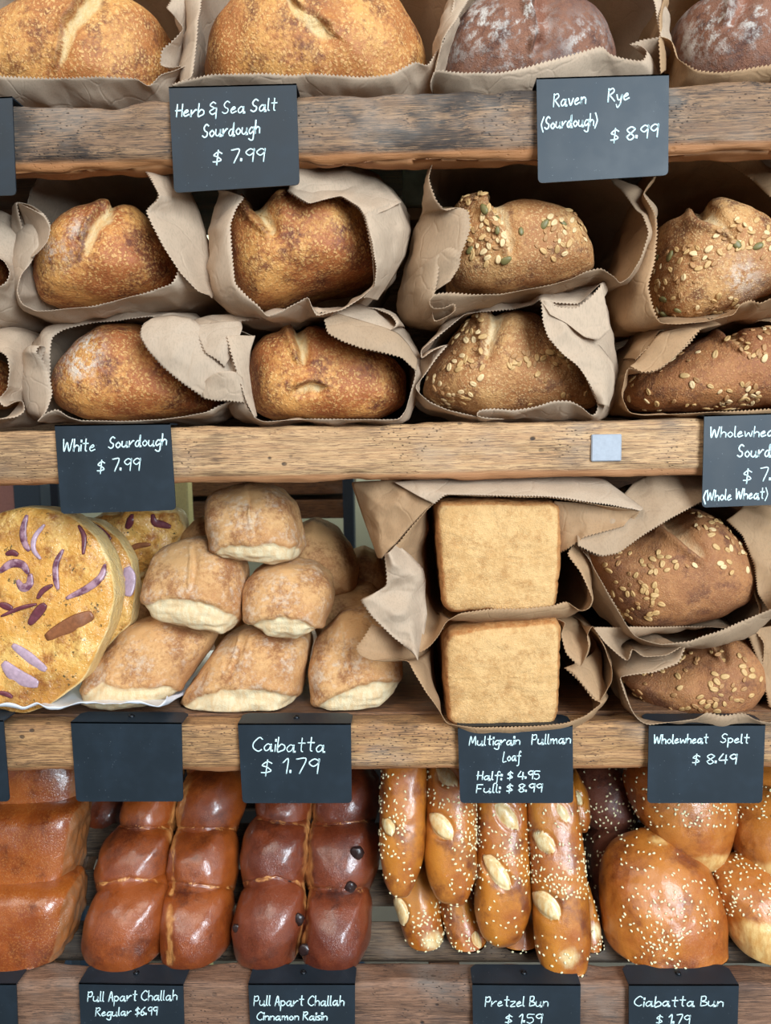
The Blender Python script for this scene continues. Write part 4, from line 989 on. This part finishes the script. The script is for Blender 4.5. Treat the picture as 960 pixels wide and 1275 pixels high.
# ------------------------------------------------------------------ multigrain pullman loaves
def pull(V, px, NN):
    off = -.0014*np.abs(noise(V*np.array([1, 1, 2.2]), 90, 3))
    edge = sstep(-.985, -.6, NN[:, 1])
    return off, {'score': edge*.9, 'char': np.zeros(len(V))}
for lab, ol, sd in (('upper square multigrain pullman loaf showing its tan end', [(539, 628), (545, 619), (607, 618), (680, 619), (689, 626), (689, 690), (685, 745), (677, 753), (640, 754), (612, 755), (603, 748), (592, 753), (560, 752), (549, 744), (543, 690)], 31),
                    ('lower square multigrain pullman loaf sitting on the third shelf', [(549, 785), (556, 774), (600, 765), (640, 762), (684, 758), (690, 770), (689, 820), (687, 872), (680, 888), (650, 889), (630, 886), (618, 884), (600, 888), (566, 890), (553, 880), (550, 830)], 32)):
    tag(blob('pullman_loaf', ol, .05, .05, .25, M_pull, e=.22, M=220, N=110, sig=2.0, lump=.0012, lscale=40, seed=sd, fn=pull), lab, 'bread', 'multigrain pullman loaves')

# ------------------------------------------------------------------ ciabatta heap
def pale_under(line, flour=.5, ridge=None):
    line = np.array(line, float)
    def fn(V, px, NN):
        yl = np.interp(px[:, 0], line[:, 0], line[:, 1]) + 3.0*noise(V, 60, 7) + 1.5*noise(V, 150, 8)
        inside = sstep(-2, 5, px[:, 1]-yl-2)*sstep(.2, -.2, NN[:, 1])
        off = -.0045*inside + .0012*np.exp(-((px[:, 1]-yl+3)/4)**2) + .0014*inside*noise(V*np.array([.5, 1, 1.6]), 120, 5)
        sc = inside
        if ridge:
            d, s, t = polydist(px, ridge); end = sstep(0, .15, t)*sstep(1, .85, t)
            d = d + 5*noise(V, 60, 9); off = off + .0018*np.exp(-(d/5)**2)*end*s - .0012*np.exp(-((d-3)/3)**2)*end; sc = np.maximum(sc, .32*np.exp(-(d/5)**2)*end*(.6+noise(V, 50, 3)))
        return off, {'score': sc, 'flour': (1-inside)*flour*sstep(.1, .7, NN[:, 2]*.6+.5), 'char': np.zeros(len(V))}
    return fn
GC = 'ciabatta rolls heaped on the third shelf'
def ciab(label, ol, Y, f, b, line=None, flour=.55, ridge=None, e=.72, **kw):
    kw = {**dict(M=180, N=90, sig=4, lump=.0022, lscale=30, zmin=Z3+.0005), **kw}
    return tag(blob('ciabatta_roll', ol, Y, f, b, M_ciab, e=e, fn=pale_under(line, flour, ridge) if line else None, **kw), label, 'bread', GC)
ciab('floury ciabatta roll on the very top of the heap', [(256, 632), (262, 614), (285, 606), (308, 602), (342, 607), (366, 626), (374, 650), (379, 682), (373, 694), (342, 700), (300, 697), (272, 692), (262, 660)], .105, .055, .06, [(266, 684), (285, 678), (308, 674), (340, 672), (378, 682)], ridge=[(306, 604), (312, 640), (316, 672)], shear=.35, seed=41)
ciab('wide ciabatta roll on the left of the middle layer', [(182, 748), (186, 715), (192, 690), (210, 678), (222, 674), (236, 670), (263, 673), (290, 688), (301, 700), (306, 726), (303, 770), (290, 783), (240, 776), (200, 766)], .09, .05, .07, [(182, 748), (210, 741), (239, 743), (270, 754), (304, 768)], ridge=[(238, 674), (238, 710), (234, 742)], shear=.35, seed=42)
ciab('small round ciabatta roll on the right of the middle layer', [(303, 752), (304, 726), (312, 714), (326, 706), (355, 700), (390, 704), (412, 722), (416, 746), (405, 779), (378, 791), (336, 787), (311, 774)], .085, .05, .07, [(308, 774), (330, 770), (356, 767), (380, 770), (402, 782)], shear=.3, seed=43)
ciab('broad ciabatta roll at the bottom left beside the focaccia', [(105, 868), (112, 840), (128, 812), (163, 778), (204, 769), (240, 775), (270, 786), (258, 812), (226, 858), (200, 872), (160, 877), (125, 876)], .088, .05, .07, [(105, 860), (126, 846), (134, 852), (160, 856), (204, 853), (228, 858)], shear=.3, seed=44)
ciab('wide ciabatta roll at the bottom centre of the heap', [(227, 880), (238, 852), (272, 800), (304, 784), (345, 782), (384, 793), (385, 815), (377, 855), (366, 880), (330, 886), (280, 886)], .088, .052, .07, [(227, 876), (254, 862), (282, 855), (330, 856), (372, 864)], ridge=[(302, 786), (290, 820), (280, 852)], shear=.3, seed=45)
ciab('ciabatta roll at the bottom right, partly under the bag flap', [(385, 832), (392, 800), (424, 766), (456, 760), (485, 785), (500, 822), (498, 850), (480, 870), (430, 884), (404, 884), (391, 866)], .088, .05, .07, [(396, 876), (404, 868), (431, 856), (465, 848), (500, 846)], ridge=[(425, 770), (430, 810), (436, 850)], shear=.3, seed=46)
ciab('shaded ciabatta roll behind, right of the topmost one', [(368, 700), (372, 655), (390, 646), (418, 659), (436, 680), (447, 704), (444, 730), (400, 740), (375, 730)], .20, .06, .06, None, seed=47, shear=.3)
ciab('shaded ciabatta roll farther back beside the large flaring bag', [(436, 720), (438, 685), (452, 680), (472, 690), (484, 718), (482, 740), (450, 744)], .26, .05, .06, None, seed=48)
ciab('shaded ciabatta roll behind, left of the topmost one', [(228, 690), (234, 662), (252, 643), (272, 640), (300, 660), (304, 700), (260, 710)], .20, .05, .06, None, seed=49)
ciab('dark shaded ciabatta roll in the middle of the pile behind', [(392, 770), (396, 738), (430, 726), (462, 728), (480, 752), (474, 800), (430, 806), (398, 800)], .19, .055, .06, None, seed=50)
ciab('shaded ciabatta roll deep in the gap left of the heap', [(172, 790), (168, 740), (186, 716), (230, 720), (262, 760), (250, 800), (190, 806)], .22, .05, .06, None, seed=51)
ciab('shaded ciabatta roll deep behind the small round one', [(270, 800), (276, 760), (320, 742), (372, 760), (390, 800), (384, 830), (300, 834)], .20, .05, .06, None, seed=52)

# ------------------------------------------------------------------ focaccias with onion
def foc(V, px, NN):
    f = sstep(.1, .6, -NN[:, 1])
    off = -.0035*np.abs(noise(V, 30, 12))*f + .0012*noise(V, 90, 13)*f
    bl = np.clip(fbm(V, 22, 15, 3)*1.5-.15, 0, .85)*f
    return off, {'flour': f*.95, 'char': bl*.42, 'score': (1-f)*.9}
GF = 'round onion focaccias'
def strip(parent, pts, Y, w, mat, h=.0016, name='onion_strip'):
    """a curved strip of onion lying on the bread's face"""
    V, NN, px, at = DATA[parent.name]
    q = smooth_open(pts, 8)
    fr = np.where(NN[:, 1] < -.2)[0]
    P3 = []; nn = []
    for x, y in q:
        i = fr[np.argmin((px[fr, 0]-x)**2+(px[fr, 1]-y)**2)]; P3.append(P(x, y, V[i, 1])); nn.append(NN[i])
    P3 = np.array(P3); 
    for _ in range(3): P3[1:-1] = (P3[:-2]+2*P3[1:-1]+P3[2:])/4
    t = np.gradient(P3, axis=0); t /= np.linalg.norm(t, axis=1, keepdims=True)
    n = np.repeat(np.array([[0, -1, 0.]]), len(q), 0); b = np.cross(t, n)
    m = 10; out = []
    for k in range(len(q)):
        e = math.sin(math.pi*(k+.6)/(len(q)+.2))**.35
        for j in range(m):
            a = 2*math.pi*j/m
            out.append(P3[k] + n[k]*.0006 + b[k]*(w*.62*math.cos(a)*e) + n[k]*(h*math.sin(a)*(1-.45*(math.cos(a) < .3 and math.cos(a) > -.3))))
    fs = [(k*m+j, k*m+(j+1) % m, (k+1)*m+(j+1) % m, (k+1)*m+j) for k in range(len(q)-1) for j in range(m)]
    fs += [tuple(reversed(range(m))), tuple((len(q)-1)*m+j for j in range(m))]
    return put(name, out, fs, mat, parent, True)
f1 = tag(blob('onion_focaccia', [(-62, 770), (-60, 730), (-40, 670), (-10, 640), (20, 632), (52, 634), (82, 643), (116, 668), (138, 702), (147, 740), (143, 778), (118, 836), (78, 866), (50, 876), (0, 866), (-40, 835)], .055, .018, .03, M_foc, e=.28, M=240, N=120, sig=3, lump=.001, seed=61, fn=foc, shear=.22, zmin=Z3+.004),
          'large front onion focaccia leaning at the left edge on white paper', 'bread', GF)
for pts, w, mt in (([(34, 641), (29, 660), (31, 676), (37, 686)], .007, M_onion), ([(56, 653), (44, 668), (42, 684), (51, 696)], .005, M_onion4), ([(0, 712), (14, 702), (28, 703), (36, 714)], .008, M_onion), ([(38, 714), (37, 728), (28, 732), (22, 722)], .008, M_onion), ([(79, 684), (70, 702), (70, 722), (73, 734)], .006, M_onion), ([(98, 654), (105, 668), (104, 690)], .005, M_onion2), ([(131, 702), (126, 718), (110, 732), (83, 745)], .007, M_onion), ([(66, 728), (54, 735), (47, 745)], .005, M_onion2), ([(57, 752), (48, 762), (37, 777)], .009, M_onion2), ([(46, 752), (26, 757), (2, 767)], .004, M_onion2), ([(0, 752), (8, 755), (16, 758)], .007, M_onion2), ([(116, 765), (94, 775), (58, 794)], .014, M_onion3), ([(16, 803), (32, 815), (46, 826), (58, 834)], .010, M_onion4), ([(4, 825), (16, 838), (30, 846), (48, 852)], .014, M_onion4), ([(8, 690), (16, 688), (23, 691)], .006, M_onion2), ([(-2, 862), (8, 864), (16, 868)], .005, M_onion2), ([(-30, 700), (-24, 720), (-30, 740)], .007, M_onion), ([(-36, 790), (-20, 800), (-8, 815)], .009, M_onion4)):
    strip(f1, pts, 0, w, mt)
f2 = tag(blob('onion_focaccia', [(-10, 740), (20, 680), (60, 652), (90, 645), (120, 650), (146, 670), (166, 700), (173, 735), (169, 772), (146, 796), (110, 830), (60, 830), (10, 800)], .105, .018, .02, M_foc, e=.3, M=180, N=90, sig=3, lump=.001, seed=62, fn=foc, shear=.2, zmin=Z3+.004),
          'second focaccia showing a rim behind the large front one', 'bread', GF)
strip(f2, [(108, 650), (122, 660), (138, 672)], 0, .009, M_onion2); strip(f2, [(158, 706), (162, 722), (160, 742)], 0, .013, M_onion4)
f3 = tag(blob('onion_focaccia', [(108, 650), (130, 636), (170, 632), (226, 636), (234, 656), (224, 680), (200, 700), (176, 720), (140, 720), (112, 690)], .19, .03, .05, M_foc, e=.6, M=180, N=90, sig=4, lump=.005, lscale=30, seed=63, fn=foc),
          'browned folded focaccia lying behind under the White Sourdough sign', 'bread', GF)
strip(f3, [(190, 640), (192, 650), (202, 653), (213, 656)], 0, .008, M_onion2); strip(f3, [(165, 640), (162, 650), (158, 658)], 0, .008, M_onion2); strip(f3, [(150, 690), (170, 680), (188, 678)], 0, .006, M_onion3)
f4 = tag(blob('onion_focaccia', [(150, 770), (150, 715), (170, 690), (200, 678), (220, 680), (216, 700), (190, 730), (184, 790)], .22, .03, .04, M_foc, e=.7, M=140, N=70, sig=4, lump=.004, seed=64, fn=foc),
          'browned focaccia edge in the gap between the front focaccias and the ciabatta', 'bread', GF)
# white parchment under the focaccias and rolls
def parchment():
    pts = [(-40, 876, .03), (0, 880, .012), (30, 884, .006), (48, 876, .004), (60, 884, .002), (72, 884, .0), (100, 876, .004), (140, 878, .006), (175, 876, .006), (200, 882, .002), (207, 874, .006), (209, 868, .02)]
    n = 160
    p = np.array([P(*q) for q in pts]); d = np.r_[0, np.cumsum(np.linalg.norm(np.diff(p, axis=0), axis=1))]
    t = np.linspace(0, d[-1], n); e = np.stack([np.interp(t, d, p[:, k]) for k in range(3)], -1)
    for _ in range(6): e[1:-1] = (e[:-2]+2*e[1:-1]+e[2:])/4
    e[:, 2] = np.maximum(e[:, 2], Z3-.004*0+.0012)
    rows = []
    for i in range(14):
        s = i/13
        q = e.copy(); q[:, 1] = e[:, 1]*(1-s) + .27*s
        q[:, 2] = Z3+.0016 + (e[:, 2]-Z3-.0016)*(1-s)**4 + .002*np.abs(noise(q, 40, 3))*(1-s)
        if i == 0: q[:, 2] -= .0
        rows.append(q)
    lip = e.copy(); lip[:, 1] -= .003; lip[:, 2] = e[:, 2] + .002 + .006*np.abs(noise(e, 45, 9))
    rows = [lip]+rows
    V = np.concatenate(rows); fs = [(i*n+j, i*n+j+1, (i+1)*n+j+1, (i+1)*n+j) for i in range(14) for j in range(n-1)]
    o = put('parchment_sheet', V, fs, M_parch); md = o.modifiers.new('paper', 'SOLIDIFY'); md.thickness = .0003
    tag(o, 'white parchment sheet under the focaccia and bottom left ciabatta', 'paper')
parchment()

# ------------------------------------------------------------------ challah on the sloping slats
def challah(label, lobes, mat, seam, base, group='pull apart challah loaves', raisins=()):
    root = tag(empty('challah_loaf', (*P(*base, .09)[:2], Z4-.02)), label, 'bread', group)
    made = []
    for k, (ol, Y) in enumerate(lobes):
        def fn(V, px, NN, k=k):
            sc = np.zeros(len(V)); off = np.zeros(len(V))
            for ln, w in seam:
                d, s, t = polydist(px, ln); g = np.exp(-((d+3*noise(V, 150, 4))/(w*(.75+.7*noise(V*np.array([1, 1, 1]), 35, 6))))**2)
                sc = np.maximum(sc, g); off -= .002*np.exp(-(d/(w*.6))**2); off += .0008*g*noise(V*np.array([1, 1, .3]), 260, 3)
            return off, {'score': sc*.72}
        o = blob('lobe', ol, Y, .054, .040, mat, root, M=130, N=70, sig=6, lump=.0022, lscale=22, seed=70+k, e=1.0, eb=.9, shear=.15, fn=fn, zmin=Z4+.0008)
        made.append(o)
    for (x, y, r, i) in raisins:
        V, NN, px, at = DATA[made[i].name]
        j = np.argmin((px[:, 0]-x)**2+(px[:, 1]-y)**2 + 1e4*(NN[:, 1] > 0))
        c = V[j]; vs, fs = [], []
        n1, n2 = 12, 8
        for a in range(n2+1):
            for b in range(n1):
                q = np.array([math.cos(2*math.pi*b/n1)*math.sin(math.pi*a/n2), .55*math.cos(math.pi*a/n2), math.sin(2*math.pi*b/n1)*math.sin(math.pi*a/n2)])
                vs.append(q)
        vs = np.array(vs); vs *= (1+.25*noise(vs, 2.5, int(x))[:, None])*r
        for a in range(n2):
            for b in range(n1): fs.append((a*n1+b, a*n1+(b+1) % n1, (a+1)*n1+(b+1) % n1, (a+1)*n1+b))
        put('raisin', vs+c+NN[j]*r*.1, fs, M_rais, root)['label'] = 'dark raisin'
    return root
challah('glossy pull apart challah above the Regular sign, without raisins', [
    ([(105, 1168), (108, 1138), (120, 1112), (145, 1098), (180, 1093), (208, 1098), (212, 1140), (205, 1185), (192, 1198), (160, 1201), (122, 1192)], .064),
    ([(202, 1150), (206, 1105), (240, 1102), (275, 1104), (288, 1116), (290, 1165), (280, 1188), (255, 1196), (215, 1196), (203, 1186)], .066),
    ([(121, 1075), (126, 1050), (148, 1030), (185, 1026), (214, 1032), (218, 1070), (212, 1105), (170, 1112), (130, 1106)], .106),
    ([(208, 1070), (214, 1036), (245, 1028), (275, 1026), (296, 1050), (299, 1080), (292, 1108), (250, 1116), (214, 1110)], .108),
    ([(153, 1005), (158, 980), (185, 965), (215, 968), (228, 1000), (224, 1032), (180, 1040), (160, 1030)], .150),
    ([(222, 1000), (228, 970), (250, 955), (285, 952), (306, 975), (308, 1002), (296, 1034), (255, 1042), (226, 1034)], .152),
    ([(170, 950), (180, 925), (210, 915), (232, 935), (232, 970), (200, 982), (175, 975)], .200),
    ([(232, 950), (245, 922), (280, 915), (300, 940), (302, 968), (270, 980), (240, 975)], .200)],
    M_chal, [([(209, 1200), (210, 1150), (214, 1098), (214, 1040), (226, 1000), (230, 960)], 9), ([(110, 1104), (160, 1094), (210, 1098), (290, 1106)], 1.6), ([(150, 1030), (215, 1030), (300, 1032)], 1.6)], (200, 1190))
challah('dark glossy raisin challah above the Cinnamon Raisin sign', [
    ([(289, 1150), (298, 1115), (318, 1098), (345, 1092), (378, 1100), (386, 1140), (378, 1182), (360, 1193), (320, 1194), (296, 1182)], .064),
    ([(374, 1150), (382, 1112), (420, 1104), (455, 1106), (463, 1130), (463, 1162), (450, 1188), (415, 1196), (384, 1194), (374, 1180)], .066),
    ([(298, 1060), (304, 1035), (322, 1018), (355, 1014), (386, 1024), (390, 1060), (382, 1092), (345, 1104), (308, 1096)], .106),
    ([(376, 1070), (384, 1028), (420, 1020), (456, 1020), (472, 1042), (473, 1072), (458, 1108), (420, 1114), (382, 1104)], .108),
    ([(318, 990), (330, 966), (360, 958), (388, 968), (394, 1000), (388, 1028), (350, 1034), (324, 1020)], .150),
    ([(386, 995), (394, 966), (420, 954), (455, 954), (472, 970), (474, 1000), (466, 1026), (425, 1032), (392, 1026)], .152),
    ([(330, 950), (340, 925), (370, 915), (394, 935), (394, 968), (360, 980), (336, 972)], .200),
    ([(394, 950), (405, 922), (440, 915), (464, 935), (466, 965), (430, 980), (400, 972)], .200)],
    M_chalr, [([(374, 1196), (378, 1150), (384, 1100), (382, 1050), (390, 1000), (396, 960)], 7), ([(300, 1100), (345, 1092), (385, 1106), (460, 1108)], 1.6), ([(320, 1020), (388, 1028), (470, 1022)], 1.6)], (378, 1190),
    raisins=[(356, 1096, .0075, 0), (445, 1062, .0085, 3), (437, 1104, .007, 3), (370, 1144, .007, 0), (381, 1182, .0075, 1), (294, 1156, .005, 0)])
# square challah at the left edge with its torn side
sq = tag(empty('square_challah', (*P(20, 1200, .09)[:2], Z4-.02)), 'large square golden brown challah at the left edge with a torn right side', 'bread')
def sqf(V, px, NN):
    side = sstep(.55, .8, NN[:, 0])
    return side*.0016*(noise(V, 180, 2)+noise(V, 90, 8)), {'score': side}
for ol, Y, k in (([(-120, 1140), (-118, 1100), (-40, 1094), (40, 1093), (92, 1096), (99, 1105), (97, 1150), (84, 1184), (56, 1204), (0, 1208), (-60, 1206), (-112, 1190)], .066, 1),
                 ([(-120, 1050), (-118, 1002), (-40, 998), (40, 997), (100, 999), (106, 1008), (104, 1060), (100, 1096), (60, 1104), (-60, 1104), (-114, 1098)], .108, 2),
                 ([(-120, 970), (-116, 930), (-40, 920), (60, 920), (104, 926), (111, 950), (109, 1000), (60, 1010), (-60, 1010), (-114, 1004)], .155, 3),
                 ([(-116, 930), (-100, 890), (0, 884), (90, 890), (112, 920), (110, 945), (0, 950), (-110, 945)], .20, 4)):
    blob('lobe', ol, Y, .05, .042, M_brio, sq, zmin=Z4+.0008, e=.52, M=160, N=80, sig=5, lump=.002, lscale=24, seed=90+k, shear=.2, fn=sqf)
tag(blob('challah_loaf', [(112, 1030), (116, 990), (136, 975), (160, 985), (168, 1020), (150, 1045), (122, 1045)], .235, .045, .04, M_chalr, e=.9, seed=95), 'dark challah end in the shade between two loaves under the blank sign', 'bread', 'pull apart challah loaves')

# ------------------------------------------------------------------ pretzel buns
GP = 'pretzel sticks piled on the slats'
def pret(label, ol, Y, slits=(), n=100, shear=.35, f=.036, b=.034, seed=0, mask=None, tip=None, e=.9):
    def fn(V, px, NN):
        sc = np.zeros(len(V)); off = np.zeros(len(V)); fr = sstep(-.1, .2, -NN[:, 1])
        for (x0, y0, x1, y1, w) in slits:
            d, s, t = polydist(px, [(x0, y0), (x1, y1)])
            ww = w*np.sqrt(np.clip(1-(2*t-1)**2, .02, 1))
            r = d/ww
            ins = sstep(1.15, .85, r)*fr
            sc = np.maximum(sc, ins); off += fr*(-.003*np.exp(-((r-1.0)/.25)**2) + .0012*sstep(1, .3, r))
        if tip: sc = np.maximum(sc, .75*np.exp(-(((px[:, 0]-tip[0])**2+(px[:, 1]-tip[1])**2)/tip[2]**2)))
        return off, {'score': sc}
    o = tag(blob('pretzel_stick', ol, Y, f, b, M_pret, e=e, M=150, N=90, sig=5, lump=.0012, lscale=30, seed=seed, shear=shear, fn=fn, zmin=Z4+.0008), label, 'bread', GP)
    sl = slits
    def mk(V, px, NN):
        ok = np.ones(len(V), bool) if mask is None else mask(px)
        for (x0, y0, x1, y1, w) in sl:
            d, s, t = polydist(px, [(x0, y0), (x1, y1)]); ok &= d > w*1.0
        return ok
    if n: sesame(o, n, mk, seed, M_ses)
    return o
pret('leftmost pretzel stick, upper layer next to the raisin challah', [(473, 1050), (472, 1000), (476, 940), (500, 920), (528, 930), (533, 965), (530, 1010), (526, 1064), (508, 1095), (488, 1094), (478, 1078)], .068, [(477, 1020, 488, 1040, 8)], 110, seed=101, mask=lambda p: (p[:, 0] < 505) | (p[:, 1] > 1080), f=.034)
pret('pretzel stick with one pale slit, second from left', [(527, 1052), (530, 990), (535, 940), (560, 925), (585, 945), (593, 1000), (591, 1078), (574, 1106), (544, 1100), (532, 1080)], .072, [(535, 1014, 562, 1044, 12), (545, 958, 568, 976, 10)], 170, seed=102, mask=lambda p: (p[:, 1] < 1015) | (p[:, 0] > 560))
pret('pretzel stick with two pale slits, third from left', [(588, 1120), (591, 1060), (592, 1000), (600, 950), (625, 940), (650, 955), (658, 1000), (659, 1060), (658, 1112), (640, 1148), (612, 1152), (596, 1140)], .080, [(602, 1066, 634, 1106, 11), (618, 1000, 645, 1032, 10)], 170, seed=103)
pret('long pretzel stick with a pale tip, rightmost of the front ones', [(661, 1160), (659, 1100), (658, 1040), (660, 990), (675, 965), (700, 962), (722, 985), (728, 1040), (730, 1100), (728, 1160), (716, 1196), (700, 1201), (680, 1196), (668, 1180)], .064, [(664, 1112, 696, 1144, 13), (664, 1038, 690, 1060, 11), (694, 1000, 708, 1022, 6)], 200, seed=104, tip=(708, 1192, 16), mask=lambda p: (p[:, 1] < 1120) | (p[:, 1] > 1165))
pret('short golden pretzel stick, lower layer at far left', [(484, 1096), (500, 1080), (524, 1070), (540, 1098), (553, 1150), (549, 1174), (537, 1184), (517, 1178), (500, 1150)], .090, [(493, 1118, 502, 1152, 9)], 70, seed=105, tip=(540, 1172, 18), mask=lambda p: p[:, 1] > 1120)
pret('short pretzel stick, lower layer second from left', [(546, 1130), (550, 1106), (575, 1100), (592, 1120), (607, 1160), (602, 1190), (584, 1196), (562, 1172)], .088, [(592, 1160, 598, 1180, 6), (555, 1108, 575, 1112, 6)], 80, seed=106)
pret('plain brown pretzel stick lying behind the front ones', [(611, 1158), (625, 1140), (655, 1130), (670, 1150), (676, 1186), (650, 1196), (625, 1192)], .085, [], 10, seed=107)
pret('pretzel stick peeking out right of the long one', [(716, 1150), (722, 1110), (738, 1110), (746, 1142), (747, 1178), (736, 1195), (720, 1194)], .085, [], 50, seed=108, tip=(742, 1160, 14))
pret('pretzel stick top beside the Multigrain Pullman sign', [(700, 1010), (704, 970), (720, 962), (731, 985), (732, 1010), (726, 1026), (710, 1026)], .15, [(716, 985, 724, 1002, 6)], 30, seed=109)
pret('pretzel stick behind, between the second and third sticks', [(576, 1090), (580, 1030), (600, 1020), (610, 1060), (606, 1120), (590, 1130)], .15, [], 0, seed=110)

# ------------------------------------------------------------------ ciabatta buns at the right
GB = 'sesame topped ciabatta buns'
def bunf(top=None, pale=None):
    def fn(V, px, NN):
        sc = np.zeros(len(V))
        if pale: sc = sstep(pale-16, pale+14, px[:, 1] + 5*noise(V, 60, 3))*.85
        if top: sc = np.maximum(sc, .7*np.exp(-(((px[:, 0]-top[0])/18)**2+((px[:, 1]-top[1])/9)**2)))
        return -.0008*np.abs(noise(V, 90, 2)), {'score': sc}
    return fn
def bun(label, ol, Y, f, b, mat=M_bun, n=300, seed=0, e=.95, mask=None, top=None, pale=None, sig=5, shear=.25, group=GB, size=.0040):
    o = tag(blob('sesame_bun', ol, Y, f, b, mat, e=e, M=180, N=100, sig=sig+6, lump=.0018, lscale=24, seed=seed, shear=shear, fn=bunf(top, pale), zmin=Z4+.0008), label, 'bread', group)
    if n: sesame(o, n, mask, seed, M_ses, size=size, facing=.05)
    return o
bun('large round orange brown bun with sesame, front and whole', [(746, 1115), (748, 1085), (760, 1066), (785, 1054), (815, 1046), (826, 1045), (855, 1056), (880, 1072), (896, 1105), (901, 1140), (898, 1172), (888, 1194), (850, 1202), (790, 1201), (762, 1192), (752, 1165)], .082, .062, .05, n=230, seed=121, top=(822, 1047),
    mask=lambda V, p, N_: (noise(np.stack([p[:, 0]*.012, p[:, 1]*.012, p[:, 0]*0], -1), 1.6, 4)+((p[:, 0] > 770) & (p[:, 0] < 895))*.8 > .35))
bun('upper sesame bun hanging below the Wholewheat Spelt sign', [(778, 980), (779, 955), (800, 930), (850, 920), (895, 932), (910, 965), (910, 1010), (900, 1042), (878, 1070), (850, 1064), (812, 1040), (788, 1014)], .135, .06, .05, n=150, seed=122, pale=1068, mask=lambda V, p, N_: p[:, 1] < 1030)
bun('golden bun at the right edge, upper one', [(906, 1040), (912, 1015), (930, 998), (965, 985), (1010, 1000), (1020, 1050), (1000, 1090), (965, 1094), (920, 1074)], .12, .055, .05, n=50, seed=123, pale=1078, mask=lambda V, p, N_: p[:, 1] < 1020)
bun('golden sesame bun at the right edge, lower one', [(888, 1100), (900, 1082), (930, 1075), (965, 1082), (1010, 1110), (1020, 1160), (1000, 1195), (960, 1202), (915, 1182), (898, 1150)], .080, .055, .05, n=200, seed=124, pale=1150, mask=lambda V, p, N_: p[:, 1] < 1140)
bun('sesame bun sliver at the right edge under the Wholewheat Spelt sign', [(900, 975), (915, 950), (960, 945), (1000, 970), (990, 1010), (940, 1016), (910, 1005)], .20, .05, .05, n=40, seed=125)
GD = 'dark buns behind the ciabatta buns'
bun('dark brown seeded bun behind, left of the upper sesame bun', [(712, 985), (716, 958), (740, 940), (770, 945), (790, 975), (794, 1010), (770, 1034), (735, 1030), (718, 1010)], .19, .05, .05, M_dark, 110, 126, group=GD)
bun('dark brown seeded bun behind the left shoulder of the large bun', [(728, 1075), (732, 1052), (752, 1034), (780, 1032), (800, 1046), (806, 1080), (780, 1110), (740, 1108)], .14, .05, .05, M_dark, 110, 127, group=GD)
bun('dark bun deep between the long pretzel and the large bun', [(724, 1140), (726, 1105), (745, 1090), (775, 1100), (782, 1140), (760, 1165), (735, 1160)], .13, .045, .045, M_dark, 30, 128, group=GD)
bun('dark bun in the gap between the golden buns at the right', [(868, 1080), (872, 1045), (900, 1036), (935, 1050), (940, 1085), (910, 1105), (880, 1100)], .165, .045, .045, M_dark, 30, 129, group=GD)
